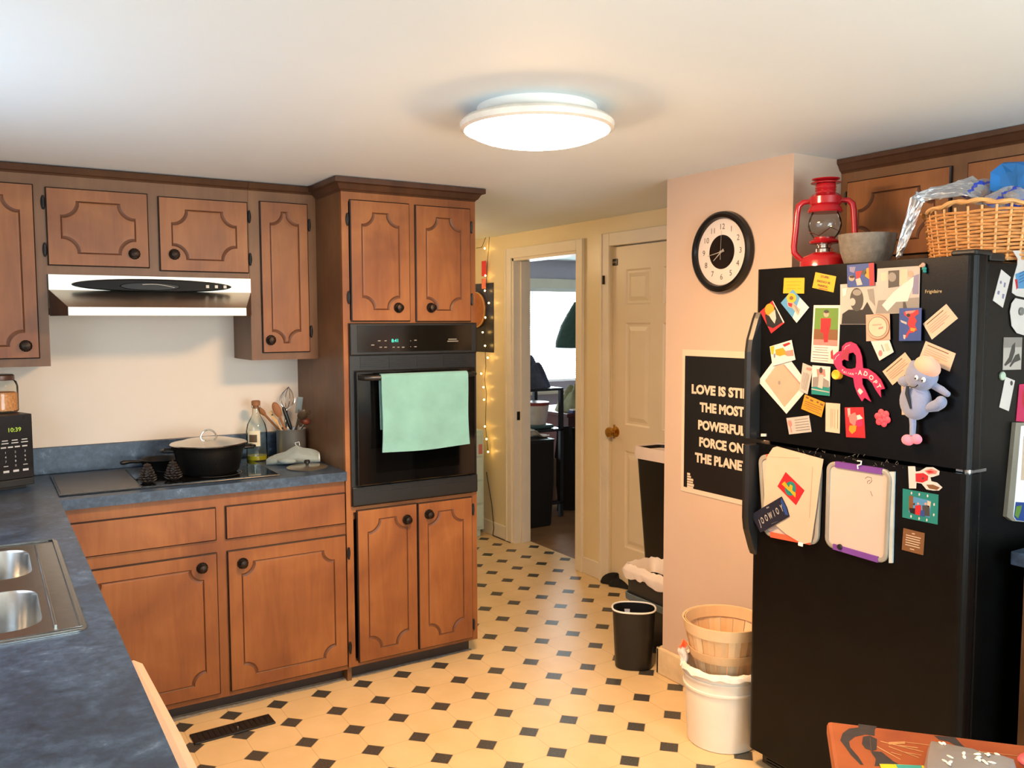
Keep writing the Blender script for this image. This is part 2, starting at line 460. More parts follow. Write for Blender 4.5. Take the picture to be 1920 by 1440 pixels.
# six-panel closet door
b = B(); DX = XH+.012
y0, y1 = CD[0]+.004, CD[1]-.004
b.box(DX, DX+.035, y0, y1, .012, CD[2]-.006)
def moulded(b, ya, yb, za, zb, x):
    L = []
    for d, e in ((0, 0), (.010, .007), (.022, .007), (.045, -.001)):
        L.append([(x-.0004+e, ya+d, za+d), (x-.0004+e, yb-d, za+d), (x-.0004+e, yb-d, zb-d), (x-.0004+e, ya+d, zb-d)])
    return L
panels = []
wp = (y1-y0-.115*2-.10)/2
for k in (0, 1):
    ya = y0+.115+k*(wp+.10)
    for za, zb in ((.24, .80), (.95, 1.53), (1.63, 1.83)): panels.append((ya, ya+wp, za, zb))
bb = B()
outer = [(DX-.0006, y0, .012), (DX-.0006, y1, .012), (DX-.0006, y1, CD[2]-.006), (DX-.0006, y0, CD[2]-.006)]
holes = [[(DX-.0006, p[0], p[2]), (DX-.0006, p[1], p[2]), (DX-.0006, p[1], p[3]), (DX-.0006, p[0], p[3])] for p in panels]
bx = B()
bx.box(DX+.009, DX+.035, y0, y1, .012, CD[2]-.006)
bx.fill([outer]+holes)
for p in panels:
    L = moulded(bx, *p, DX-.0002); bx.loft(L, cap1=True, smooth=False)
for lp in (outer,):
    bx.loft([lp, [(DX+.009, q[1], q[2]) for q in lp]], smooth=False)
door1 = struct('door_1', bx, DOORW)
bb.bm.free(); b.bm.free()
b = B(); kc = Vector((DX, 3.86, .90))
b.lathe([(.031, 0), (.031, .006), (.012, .012), (.012, .03), (.026, .038), (.031, .05), (.027, .062), (.0, .068)], kc, (-1, 0, 0), 20)
obj('knob', b, BRASS, door1, label='round brass door knob')
b = B(); b.box(DX-.004, DX, 3.868, 3.884, .86, .94, bev=.001); b.lathe([(.012, 0), (.012, .01), (.008, .014)], (DX, 3.876, .905), (-1, 0, 0), 12)
obj('latch_plate', b, BRASS, door1)
b = B(); p = at(1150, 492, 0, DX-.003)
b.box(DX-.003, DX, p.y-.038, p.y+.038, p.z-.019, p.z+.019, 0, bev=.003); b.box(DX-.0036, DX-.003, p.y-.028, p.y+.030, p.z-.004, p.z+.005, 1)
obj('plaque', b, [plain('plaque_black', '#1d1b18', .4), plain('plaque_print', '#8c8478', .5)], door1, label='small dark plaque with pale lettering')
b = B(); p = at(1132, 525, 0, XH-.02); b.box(XH-.028, XH-.018, p.y-.008, p.y+.008, p.z-.025, p.z+.025, bev=.003)
hk = obj('door_hook', b, BRONZE, None, (XH-.018, p.y, p.z)); tag(hk, 'small dark metal latch screwed to the closet door casing', 'latch')

# baseboards
b = B(); b.box(2.455, 2.475, 2.09, 2.77, 0, .118, bev=.006); b.box(2.455, 3.09, 2.75, 2.77, 0, .118, bev=.006); struct('baseboard_chimney', b, plain('baseboard_cream', '#dfc79e', .45))
b = B(); b.box(XH-.015, XH, OD[1]+.068, 5.6, 0, .10, bev=.004); b.box(XH-.015, XH, CD[1]+.075, OD[0]-.068, 0, .10, bev=.004); b.box(XH-.015, XH, 2.77, CD[0]-.075, 0, .1)
struct('baseboard_hall', b, TRIMW)
# ragged vinyl edge strip under the toe kick
b = B(); b.grid(lambda u, v: Vector((.2+u*1.7, 3.445-v*(.020+.018*(1-u)+.004*math.sin(u*37)), .0008+.001*(1-v))), 60, 2); struct('trim_5', b, plain('loose_caulk_grey', '#8f8d86', .8, var=.3, vscale=50))

# ================================================================== cabinets
YB, YW = 3.395, 3.9985           # base face frame, wall
ROT_R = Matrix.Rotation(-PI/2, 4, 'Z')

def outline(w, h, mg, r, st, d=0.0, y=0.0):
    """ornamental panel outline: straight sides, hollow quarter-round corners with small steps"""
    a, c = w/2-mg-d, h/2-mg-d; R = r+d; s = st
    al = math.asin(min(.9, s/R)); rc = R*math.cos(al); pts = []
    for qx, qz in ((1, 1), (-1, 1), (-1, -1), (1, -1)):
        arc = []
        for k in range(9):
            t = PI+al+(PI/2-2*al)*k/8                      # from the top edge round to the side
            arc.append((a+R*math.cos(t), c+R*math.sin(t)))
        q = [(a-rc, c)]+arc+[(a, c-rc)]
        q = [(qx*x, qz*z) for x, z in q]
        if qx*qz > 0: q = q                                 # goes top -> side in quadrant 1
        else: q = q[::-1]
        pts += q
    return [(w/2+x, y, h/2+z) for x, z in pts]

def order_loop(p): return p

def door_mesh(w, h, mg=.046, r=.052, st=.010, th=.014):
    b = B(); e = .004
    back = [(0, 0, 0), (w, 0, 0), (w, 0, h), (0, 0, h)]
    mid = [(0, -th+e, 0), (w, -th+e, 0), (w, -th+e, h), (0, -th+e, h)]
    fr = [(e, -th, e), (w-e, -th, e), (w-e, -th, h-e), (e, -th, h-e)]
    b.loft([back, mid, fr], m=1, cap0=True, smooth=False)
    if mg is None: b.fill([fr], 0); return b
    # quadrant order: +x+z, -x+z, -x-z, +x-z  -> rebuild as one loop running anticlockwise
    def loop(d, y):
        pts = outline(w, h, mg, r, st, d, y); n = len(pts)//4
        q1, q2, q3, q4 = pts[:n], pts[n:2*n], pts[2*n:3*n], pts[3*n:]
        return q1[::-1]+q2[::-1]+q3[::-1]+q4[::-1]
    A, Bm, Cc, Dd = loop(0, -th), loop(.003, -th+.003), loop(.006, -th+.0005), loop(.011, -th)
    b.fill([fr, A], 0); b.loft([A, Bm, Cc], m=2, smooth=False); b.loft([Cc, Dd], m=0, smooth=False); b.fill([Dd], 0)
    return b

def knob_mesh(c, ax=(0, -1, 0)):
    b = B()
    b.lathe([(.0215, 0), (.0215, .002), (.019, .0045), (.016, .004), (.009, .006), (.008, .014), (.014, .018), (.0165, .023), (.0145, .028), (.006, .031), (0, .0315)], c, ax, 22)
    for k in range(14):
        a = 2*PI*k/14
        if abs(ax[1]) > .5: p = Vector(c)+Vector((.0195*math.cos(a), -.0035, .0195*math.sin(a)))
        else: p = Vector(c)+Vector((-.0035, .0195*math.cos(a), .0195*math.sin(a)))
        b.ball(p, .0032, u=6, v=5)
    return b
def hinge_mesh(c, ax='y'):
    b = B(); c = Vector(c)
    if ax == 'y':
        b.ball(c+Vector((0, -.002, 0)), .008, .004, .026, u=12, v=8); b.tube([c+Vector((0, -.006, -.02)), c+Vector((0, -.006, .02))], .0042, 8)
        b.ball(c+Vector((0, -.006, .023)), .004, u=8, v=6); b.ball(c+Vector((0, -.006, -.023)), .004, u=8, v=6)
    else:
        b.ball(c+Vector((-.002, 0, 0)), .004, .008, .026, u=12, v=8); b.tube([c+Vector((-.006, 0, -.02)), c+Vector((-.006, 0, .02))], .0042, 8)
    return b

def door(parent, x0, x1, z0, z1, yf, knob=None, hinge=None, mg=.046, r=.052, name='door', side=False, hz=None, hy=-.002):
    """side: the door hangs on a cabinet that faces -X; x0, x1 are then the larger and the smaller Y"""
    w, h = abs(x1-x0), z1-z0
    b = door_mesh(w, h, mg, r)
    M = Matrix.Translation((x0, yf, z0)) if not side else Matrix.Translation((yf, x0, z0)) @ ROT_R
    bmesh.ops.transform(b.bm, matrix=M, verts=b.bm.verts)
    d = obj(name, b, [CAB, DOOR_EDGE, GROOVE], parent)
    if knob:
        p = M @ Vector((knob[0] if knob[0] >= 0 else w+knob[0], -.014, knob[1] if knob[1] >= 0 else h+knob[1]))
        obj('knob', knob_mesh(p, (-1, 0, 0) if side else (0, -1, 0)), BRONZE, d, label='antique bronze knob')
    if hinge:
        for zz in (hz or (.14*h if h > .4 else .2*h, h-(.14*h if h > .4 else .2*h))):
            p = M @ Vector((-.008 if hinge == 'L' else w+.008, hy, zz))
            obj('hinge', hinge_mesh(p, 'x' if side else 'y'), BLKM, d, label='black hinge')
    return d
def knob_at(px, py, yf, x0, z0):
    p = at(px, py, 1, yf-.014); return (p.x-x0, p.z-z0)

def crown(b, x0, x1, y, zt, out=.03, h=.045, left=False, right=False, yback=None, m=1):
    yb = y+.05 if yback is None else yback
    prof = [(0, 0), (.004, .006), (.010, .010), (.022, .030), (out, .034), (out, h)]
    loops = []
    for o, z in prof:
        xa = x0-(o if left else 0); xb = x1+(o if right else 0)
        loops.append([(xa, yb, zt-h+z), (xa, y-o, zt-h+z), (xb, y-o, zt-h+z), (xb, yb, zt-h+z)])
    b.loft(loops, m=m, cap0=True, cap1=True, smooth=False)

# ---- wall cabinets
YU = 3.70
# left corner wall cabinet
t = thing('wall_cabinet', 'tall brown wall cabinet at the left edge, above the microwave', 'cabinet', (-.1, YU, 1.374), 'dark wood wall cabinets over the cooktop')
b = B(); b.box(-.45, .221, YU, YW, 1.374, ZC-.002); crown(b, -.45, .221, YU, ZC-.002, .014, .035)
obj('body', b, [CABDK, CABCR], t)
x0, x1, z0, z1 = -.155, .186, 1.405, 2.056
door(t, x0, x1, z0, z1, YU, (-.046, .048), None)
# short double cabinet over the hood
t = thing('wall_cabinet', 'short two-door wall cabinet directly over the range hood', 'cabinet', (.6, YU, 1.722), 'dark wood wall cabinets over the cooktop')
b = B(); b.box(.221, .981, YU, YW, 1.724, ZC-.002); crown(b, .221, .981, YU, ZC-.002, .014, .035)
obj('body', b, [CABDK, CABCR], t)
door(t, .213+.012, .584, 1.756, 2.050, YU, knob_at(252, 476, YU, .225, 1.756), 'L', .047, .055)
door(t, .622, .976, 1.746, 2.044, YU, knob_at(327, 477, YU, .622, 1.746), 'R', .047, .055)
# narrow cabinet beside the tall oven cabinet
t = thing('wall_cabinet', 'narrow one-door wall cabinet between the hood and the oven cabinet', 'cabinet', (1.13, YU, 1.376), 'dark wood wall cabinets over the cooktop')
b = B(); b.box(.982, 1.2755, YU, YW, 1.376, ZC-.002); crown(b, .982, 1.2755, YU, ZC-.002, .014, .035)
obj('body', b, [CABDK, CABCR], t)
door(t, 1.027, 1.236, 1.407, 2.054, YU, (.034, .055), 'R', .040, .050)

# ---- tall oven cabinet
YT = 3.386; TX0, TX1 = 1.276, 1.906
t = thing('oven_cabinet', 'tall dark wood cabinet that holds the black wall oven', 'cabinet', (1.59, YT, 0))
b = B()
b.box(TX0, TX0+.019, YT+.02, YW, .0, 2.10); b.box(TX1-.019, TX1, YT+.02, YW, .086, 2.10); b.box(TX0+.019, TX1-.019, YW-.02, YW, .05, 2.10)
b.box(TX0+.019, TX1-.019, YT+.02, YW-.02, .70, .75); b.box(TX0+.019, TX1-.019, YT+.02, YW-.02, 1.545, 1.60); b.box(TX0+.019, TX1-.019, YT+.02, YW-.02, 2.06, 2.10); b.box(TX0+.019, TX1-.019, YT+.02, YW-.02, .06, .09)
obj('carcass', b, CABDK, t)
b = B()
for x in ((TX0, 1.306), (1.881, TX1)): b.box(x[0], x[1], YT, YT+.02, .066, 2.10)
for z in ((.066, .086), (.735, .757), (1.532, 1.548), (2.036, 2.10)): b.box(1.306, 1.881, YT, YT+.02, z[0], z[1])
b.box(1.576, 1.608, YT, YT+.02, 1.548, 2.036); b.box(1.594, 1.608, YT, YT+.02, .086, .735)
obj('face_frame', b, CAB, t)
b = B(); crown(b, TX0, TX1, YT, ZC-.003, .036, .055, True, True, YU-.016, m=0)
b.box(TX0, TX1, YT+.002, YW, 2.08, ZC-.003); obj('crown_moulding', b, CABCR, t)
b = B(); b.box(TX0+.02, TX1-.012, 3.45, 3.47, 0, .066); obj('toe_kick', b, KICK, t)
door(t, 1.309, 1.578, 1.541, 2.043, YT, knob_at(747, 577, YT, 1.309, 1.541), 'L', .048, .050, hz=(.10, .42))
door(t, 1.605, 1.876, 1.539, 2.041, YT, knob_at(808, 577, YT, 1.605, 1.539), 'R', .048, .050, hz=(.10, .42))
door(t, 1.318, 1.598, .081, .744, YT, knob_at(763, 974, YT, 1.318, .081), None, .046, .052)
door(t, 1.602, 1.876, .081, .742, YT, knob_at(804, 964, YT, 1.602, .081), 'R', .046, .052, hz=(.06, .60))

# ---- base cabinet under the cooktop
t = thing('base_cabinet', 'orange-brown base cabinet with two drawers under the cooktop', 'cabinet', (.74, YB, 0))
b = B(); b.box(.205, TX0-.002, YB, YW, .058, .872); obj('body', b, CAB, t)
b = B(); b.box(.205, TX0-.002, 3.455, 3.475, 0, .058); obj('toe_kick', b, KICK, t)
door(t, .226, .745, .694, .824, YB, None, None, None, name='drawer_front')
door(t, .781, TX0-.004, .692, .824, YB, None, None, None, name='drawer_front')
door(t, .226, .745, .080, .645, YB, knob_at(379, 1065, YB, .226, .080), None, .052, .046)
door(t, .783, TX0-.004, .078, .645, YB, knob_at(455, 1056, YB, .783, .078), 'R', .052, .046, hy=-.016)
# ---- base cabinet under the sink
t = thing('base_cabinet', 'wooden base cabinet under the sink, mostly hidden below the counter edge', 'cabinet', (-.1, 2.4, 0))
b = B(); b.box(.165, .184, 2.12, 3.38, .06, .872); b.box(-.44, .165, 2.12, 2.135, .06, .40); b.box(-.44, .165, 3.36, 3.38, .06, .872); b.box(-.44, .165, 2.135, 3.36, .06, .08); obj('body', b, CAB, t)
b = B(); b.box(.11, .13, 2.135, 3.36, 0, .06); obj('toe_kick', b, KICK, t)
for k, (ya, yb) in enumerate(((2.13, 2.42), (2.45, 2.92), (2.95, 3.34))):
    w = yb-ya; bb = door_mesh(w, .56, .05, .046)
    bmesh.ops.transform(bb.bm, matrix=Matrix.Translation((.184, ya, .08)) @ Matrix.Rotation(PI/2, 4, 'Z'), verts=bb.bm.verts)
    obj('door', bb, [CAB, DOOR_EDGE, GROOVE], t)

# ---- dishwasher end seen past the counter edge
t = thing('dishwasher', 'cream rounded appliance front sticking out past the blue counter edge, bottom left', 'dishwasher', (.0, 1.6, 0))
CRM = plain('cream_enamel', '#cdb39b', .35, var=.02)
b = B(); b.box(-.42, .19, 1.30, 1.905, .0, .868); obj('tub', b, BLKP, t)
b = B()
pa = at(247, 1289, 0, .262)
L = []
for x in (.192, .262, .280):
    e = 0 if x < .27 else .012
    L.append([(x, 1.32+e, .10+e), (x, pa.y-e, .10+e), (x, pa.y-e, .735-e), (x, pa.y-.012-e, .76-e), (x, pa.y-.05, .78-e), (x, 1.6, .80-e), (x, 1.32+e, .80-e)])
b.loft(L, cap0=True, cap1=True, smooth=False); obj('front', b, CRM, t)

# ---- L-shaped worktop
t = thing('countertop', 'L-shaped slate-blue laminate countertop', 'countertop', (.2, 3.3, .876))
b = B(); Z0, Z1 = .876, .914
SX0, SX1, SY0, SY1 = -.385, .140, 1.925, 2.735          # hole for the sink
b.box(-.45, TX0-.001, 3.37, 3.999, Z0, Z1)
b.box(-.45, .212, SY1, 3.37, Z0, Z1); b.box(-.45, .212, .80, SY0, Z0, Z1); b.box(SX1, .212, SY0, SY1, Z0, Z1); b.box(-.45, SX0, SY0, SY1, Z0, Z1)
obj('slab', b, LAM, t)
b = B(); b.box(-.43, TX0-.001, 3.982, 3.999, Z1, 1.026, bev=.003); b.box(-.449, -.43, .80, 3.982, Z1, 1.026, bev=.003); obj('backsplash', b, LAM, t)

# ---- double-bowl sink
t = thing('kitchen_sink', 'double-bowl stainless steel sink set in the blue counter', 'sink', (-.12, 2.33, .914))
b = B()
rim = rrect(-.41, .160, 1.903, 2.757, .02, .9165)
bowls = [rrect(-.33, .085, 2.385, 2.690, .06, .9165), rrect(-.33, .085, 1.970, 2.275, .06, .9165)]
b.fill([rim]+bowls); b.loft([[(x, y, .9145) for x, y, z in rim], rim], smooth=False)
b.tube([(-.40, 1.913, .919), (.150, 1.913, .919), (.150, 2.747, .919), (-.40, 2.747, .919)], .003, 6, closed=True)
b.tube([(.105, 1.95, .919), (.105, 2.71, .919)], .003, 6)
obj('rim', b, STEEL, t)
for k, bl in enumerate(bowls):
    bb = B(); cx = sum(p[0] for p in bl)/len(bl); cy = sum(p[1] for p in bl)/len(bl)
    def sc(f, z): return [(cx+(x-cx)*f, cy+(y-cy)*f, z) for x, y, _ in bl]
    bb.loft([sc(1, .9165), sc(.985, .910), sc(.95, .78), sc(.90, .752), sc(.80, .744), sc(.12, .740)], cap1=True)
    o = obj('bowl', bb, STEEL, t)
    bb = B(); bb.lathe([(.045, 0), (.045, .002), (.036, .003), (.034, .001), (0, .001)], (cx, cy, .742), seg=20); obj('drain', bb, CHROME, o)

# ---- upper cabinet over the refrigerator
XU = 2.735; XRB = XR-.0015
t = thing('wall_cabinet', 'wood wall cabinet high on the right, above the black refrigerator', 'cabinet', (XU, 1.4, 1.716))
b = B(); b.box(XU, XRB, .45, 2.088, 1.735, ZC-.002); b.M = Matrix.Translation((XU, 2.088, 0)) @ ROT_R; crown(b, 0, 1.64, 0, ZC-.002, .028, .05); b.M = Matrix.Identity(4)
obj('body', b, [CABDK, CABCR], t)
p1 = at(1787, 320, 0, XU); p2 = at(1818, 315, 0, XU); p0 = at(1592, 345, 0, XU)
door(t, p0.y+.0, p1.y, 1.765, 2.045, XU, None, 'L', .05, .055, side=True)
door(t, p2.y, p2.y-.47, 1.765, 2.045, XU, None, 'R', .05, .055, side=True)

# ---- base cabinet and counter right of the refrigerator
t = thing('base_cabinet', 'dark wood base cabinet at the right edge beside the refrigerator', 'cabinet', (2.6, .9, 0))
b = B(); b.box(2.385, XRB, .3, 1.205, .08, .872); b.box(2.45, XRB, .3, 1.205, 0, .08); obj('body', b, CABDK, t)
b = B(); d0 = at(1912, 1250, 0, 2.385)
bb = door_mesh(.44, .55, .05, .046); bmesh.ops.transform(bb.bm, matrix=Matrix.Translation((2.385, 1.17, .10)) @ ROT_R, verts=bb.bm.verts); dd = obj('door', bb, [CAB, DOOR_EDGE, GROOVE], t)
b.bm.free(); b = B(); b.tube([(2.37, 1.15, .42), (2.355, 1.15, .43), (2.355, 1.15, .53), (2.37, 1.15, .54)], .005, 8); obj('pull', b, STEEL, dd, label='steel bar pull')
bb = door_mesh(.44, .13, None); bmesh.ops.transform(bb.bm, matrix=Matrix.Translation((2.385, 1.17, .70)) @ ROT_R, verts=bb.bm.verts); obj('drawer_front', bb, [CAB, DOOR_EDGE, GROOVE], t)
b = B(); b.box(2.35, XR-.001, .3, 1.226, .876, .914, bev=.004); b.box(XR-.02, XR-.001, .3, 1.226, .914, 1.02)
tag(obj('countertop', b, LAM, None, (2.7, .8, .876)), 'short blue laminate counter at the right edge beside the refrigerator', 'countertop')

# ================================================================== appliances and lamp
# ---- ceiling light
LC = Vector((1.345, 2.033, ZC))
t = thing('ceiling_light', 'round flush-mount ceiling light glowing warm white', 'light', LC)
b = B(); b.lathe([(.168, 0), (.168, -.024), (.150, -.026)], LC, seg=48); obj('base_pan', b, WHITEP, t)
b = B(); b.lathe([(.176, -.026), (.207, -.034), (.216, -.044), (.2145, -.058), (.204, -.063), (.2005, -.040), (.150, -.026)], LC, seg=56, caps=False); obj('trim_ring', b, plain('lamp_ring_white', '#efe6d8', .25), t)
b = B(); prof = [(.2015*math.cos(a), -.052-.050*math.sin(a)) for a in [PI/2*k/10 for k in range(11)]]; prof[-1] = (0, prof[-1][1])
b.lathe(prof, LC, seg=56, caps=False)
GLOW, _nt, _b = _new('lamp_glow'); _b.inputs['Base Color'].default_value = (.9, .88, .82, 1)
_b.inputs['Emission Color'].default_value = LAMP_COL+(1,); _b.inputs['Emission Strength'].default_value = LAMP_POWER
obj('glass_dome', b, GLOW, t, label='glowing white glass dome')

# ---- range hood
t = thing('range_hood', 'stainless range hood with a black oval control strip over the cooktop', 'range hood', (.6, 3.66, 1.57))
YH = 3.682; YL = 3.50
def zat(py, y): return at(280, py, 1, y).z
ztop, zb1 = zat(518, YH), zat(546, YH); zs, zl = zat(576, YL), zat(592, YL)
xa, xb = .2235, .9795; la, lb = at(127.5, 585, 1, YL).x, at(462.5, 585, 1, YL).x
HSTEEL = plain('hood_steel', '#cfcabf', .28, 1.0, var=.03); HLIP = plain('hood_lip_steel', '#ddd8cc', .4, .35, var=.03); HSIDE = plain('hood_side_dark', '#4a3a30', .35, .6)  # side colour darkened to stand for the cabinet reflected in the steel
b = B(); b.box(xa, xb, YH, 3.72, zb1, 1.7225); b.box(xa, xb, 3.72, YW-.001, zl+.03, 1.7225); obj('canopy', b, HLIP, t)
b = B(); b.poly([(xa, YH, zb1), (la, YL, zs), (lb, YL, zs), (xb, YH, zb1)]); obj('sloping_top', b, HSTEEL, t)
b = B(); b.box(la, lb, YL, YL+.012, zl, zs, bev=.0015); obj('front_lip', b, HLIP, t)
for x0_, x1_ in ((xa, la), (xb, lb)):
    b = B(); b.prism([(x0_, YH, zl), (x1_, YL, zl), (x1_, YL, zs), (x0_, YH, zb1)], (.0015 if x0_ < .5 else -.0015, 0, 0)); obj('side_panel', b, HSIDE, t, label='dark tapered side panel')
b = B(); b.poly([(xa, YH, zl+.006), (xb, YH, zl+.006), (lb, YL+.012, zl+.006), (la, YL+.012, zl+.006)]); b.box(xa, xb, YH, YW-.001, zl+.005, zl+.03); obj('grease_filter', b, plain('filter_grey', '#77736c', .4, .7), t)
b = B(); c0, c1 = at(134, 538, 1, YH), at(433, 534, 1, YH); cx = (c0.x+c1.x)/2; hw = (c1.x-c0.x)/2; cz = (c0.z+c1.z)/2
def oval(hw, hh, y, n=40): return [(cx+hw*math.cos(2*PI*k/n), y, cz+hh*math.copysign(abs(math.sin(2*PI*k/n))**1.0, math.sin(2*PI*k/n))) for k in range(n)]
b.loft([oval(hw, .026, YH-.001), oval(hw, .026, YH-.010), oval(hw*.985, .021, YH-.016)], cap0=True, cap1=True)
o = obj('control_strip', b, plain('hood_strip_black', '#0c0c0c', .5, spec=.15), t, label='black oval control strip')
b = B(); b.loft([[(cx-.02+x*.38, y, cz-.004+z) for x, y, z in [(p[0]-cx, p[1], (p[2]-cz)*.65) for p in oval(hw, .026, YH-.012)]], [(cx-.02+x*.36, YH-.024, cz-.004+z*.8) for x, z in [(p[0]-cx, (p[2]-cz)*.65) for p in oval(hw, .026, 0)]]], cap1=True)
obj('switch_cover', b, plain('black_gloss_plastic', '#181818', .4, spec=.2), o)
for k, x in enumerate((.20, .235, .27)):
    b = B(); b.box(cx+x-.006, cx+x+.006, YH-.019, YH-.015, cz-.006, cz+.006); obj('switch', b, plain('label_silver', '#b8b2a6', .4), o)
b = B()
pts = [(cx-.05+.12*u, YH-.0265, cz+.003+.006*math.sin(u*PI)-.010*u) for u in [i/12 for i in range(13)]]; b.tube(pts, .0012, 5)
obj('emblem', b, plain('label_silver', '#b8b2a6', .4), o)

# ---- cooktop
t = thing('cooktop', 'black electric cooktop set into the blue counter', 'cooktop', (.62, 3.68, .914))
CT0, CT1, CY0, CY1 = .214, 1.015, 3.437, 3.905
b = B(); b.box(CT0, CT1, CY0, CY1, .9142, .919, bev=.002); obj('rim', b, BLK, t)
b = B(); b.box(CT0+.008, .490, CY0+.010, CY1-.008, .919, .921); obj('cover_panel', b, plain('cover_bronze_grey', '#4a423b', .32, .3, var=.1), t)
b = B(); b.box(.494, CT1-.008, CY0+.010, CY1-.008, .919, .9212); gl = obj('glass_panel', b, plain('ceramic_glass', '#0c0b0b', .07), t)
b = B()
for c, r in (((.80, 3.60), .10), ((.68, 3.80), .085), ((.90, 3.80), .075)):
    b.lathe([(r, .9212), (r, .9216), (r-.004, .9216), (r-.004, .9212)], (c[0], c[1], 0), seg=40, caps=False)
obj('burner_ring', b, plain('burner_print', '#4a4743', .4), gl)

# pine cones standing on the cooktop
def pinecone(px, py, label):
    p = at(px, py, 2, .9215); t = B(); s = random.Random(px)
    for lv in range(7):
        z = .006+lv*.0105; r = .034*(1-(lv/7.6)**1.5); n = 9-lv//2
        for k in range(n):
            a = 2*PI*k/n+lv*.6+s.uniform(-.1, .1); R = Matrix.Rotation(a, 3, 'Z') @ Matrix.Rotation(-.5+.12*lv, 3, 'Y')
            t.ball(p+Vector((r*.62*math.cos(a), r*.62*math.sin(a), z)), .017*(1-lv*.07), .009, .004, u=8, v=5, R=R)
    t.lathe([(.012, 0), (.016, .02), (.012, .05), (.004, .074), (0, .078)], p, seg=10)
    return tag(obj('pine_cone', t, plain('pinecone_dark', '#2a211b', .55, var=.5, vscale=90), None, p), label, 'pine cone', 'pine cones on the cooktop')
pinecone(277, 905, 'dark pine cone on the cooktop front, the left of the two')
pinecone(325, 899, 'dark pine cone on the cooktop front, the right of the two')

# ---- wall oven
t = thing('wall_oven', 'black built-in wall oven with a green clock display', 'oven', (1.6, 3.37, .76))
OX0, OX1 = 1.297, 1.899; YO = YT
b = B(); b.box(1.31, 1.876, YO+.03, 3.92, .77, 1.525); obj('chassis', b, BLKM, t)
b = B(); b.box(OX0, OX1, YO-.014, YO-.0005, .762, 1.534)
b.box(OX0, OX1, YO-.024, YO-.014, 1.398, 1.534, bev=.006); b.box(OX0, OX1, YO-.024, YO-.014, .764, .846, bev=.006)
for z0, n in ((1.345, 6), (.845, 4)):
    for k in range(n):
        for i in range(4):
            xx = OX0+.045+i*.130
            b.box(xx, xx+.118, YO-.0255 if n == 4 else YO-.018, YO-.014, z0+k*.0082-(.03 if n == 4 else 0), z0+k*.0082+.004-(.03 if n == 4 else 0))
fr = obj('front_frame', b, BLKP, t)
b = B(); b.box(OX0+.03, OX1-.03, YO-.0265, YO-.024, 1.412, 1.524); pn = obj('control_panel', b, plain('oven_glass_panel', '#15130f', .12), fr)
b = B(); p = at(741, 639, 1, YO-.0270); b.text('8:41', .020, Matrix.Translation(p) @ Matrix.Rotation(PI/2, 4, 'X'), bold=.015); obj('clock_display', b, emission('display_green', '#3fe7c0', 1.6), pn, label='green clock digits')
GREYP = plain('panel_print', '#807a70', .5)
for px, py, w in ((711, 639, .012), (723, 639, .010), (699, 647, .014), (714, 651, .012), (723, 651, .012), (738, 651, .010), (747, 651, .010), (756, 651, .012), (770, 639, .003), (779, 638, .012), (770, 650, .003), (779, 650, .012)):
    q = at(px, py, 1, YO-.0268); h = .004 if w != .003 else .003
    b = B(); b.box(q.x-w/2, q.x+w/2, q.y-.0002, q.y+.0003, q.z-h/2, q.z+h/2); obj('key', b, GREYP, pn)
b = B()
for px, py, w in ((848.5, 636, .042), (849, 639.7, .054)):
    q = at(px, py, 1, YO-.0268); b.box(q.x-w/2, q.x+w/2, q.y-.0002, q.y+.0003, q.z-.0022, q.z+.0022)
obj('maker_mark', b, GREYP, pn)
b = B(); b.box(OX0+.018, OX1-.018, YO-.040, YO-.0145, .850, 1.336, bev=.006); dr = obj('oven_door', b, plain('oven_door_glass', '#0b0a0a', .08), t)
b = B(); b.box(OX0+.10, OX1-.10, YO-.0408, YO-.040, .90, 1.24); obj('window', b, plain('oven_window', '#050505', .05), dr)
b = B(); hz = at(690, 709, 1, YO-.085).z
b.tube([(OX0+.035, YO-.040, hz), (OX0+.045, YO-.075, hz), (OX0+.07, YO-.085, hz), (OX1-.07, YO-.085, hz), (OX1-.045, YO-.075, hz), (OX1-.035, YO-.040, hz)], .012, 12); obj('handle', b, BLKP, dr)
# towel over the handle
yh = YO-.085
pa, pb = at(717, 701, 1, yh-.018), at(877, 695, 1, yh-.018); pc, pd = at(722, 848, 1, yh-.018), at(877, 832, 1, yh-.018)
TOW = plain('mint_terry', '#76aaa6', .95, var=.10, vscale=9, bump=.35, bscale=260, sheen=.3)
def tw(u, v):
    x = pa.x+.004+(pb.x-pa.x-.006)*u+.004*math.sin(v*5+u*2)*v
    if v < .60:
        k = v/.60; z = hz+.012-(hz+.012-(pc.z+(pd.z-pc.z)*u))*k**1.0
        y = yh-.0155-.006*k+.004*math.sin(u*9+1.0)*k
        return Vector((x, y, z))
    if v < .72:
        return Vector((x, yh-.0155, hz+.012))
    k = (v-.72)/.28
    return Vector((x, yh+.016+.002*math.sin(u*7), hz+.012-.20*k))
def tw2(u, v):
    V = v*1.12
    x = pa.x+(pb.x-pa.x)*u+.003*math.sin(v*7+u*3)
    zl_ = pc.z+(pd.z-pc.z)*u-.006*math.sin(PI*u)
    if V < .78:
        k = 1-V/.78; z = hz-(hz-zl_)*k; y = yh-.0165-.010*k+.005*math.sin(u*8+1.2)*k
        x += (-.006+.010*u)*k
        return Vector((x, y, z))
    if V < .88:
        a = PI*(V-.78)/.10; return Vector((x, yh-.0165*math.cos(a), hz+.0165*math.sin(a)))
    k = (V-.88)/.24; return Vector((x, yh+.0165+.003*math.sin(u*6)*k, hz-.22*k))
b = B(); b.grid(tw2, 34, 60, thick=.004)
tag(obj('dish_towel', b, TOW, None, (1.6, yh, hz)), 'mint green towel hanging over the oven door handle', 'towel')

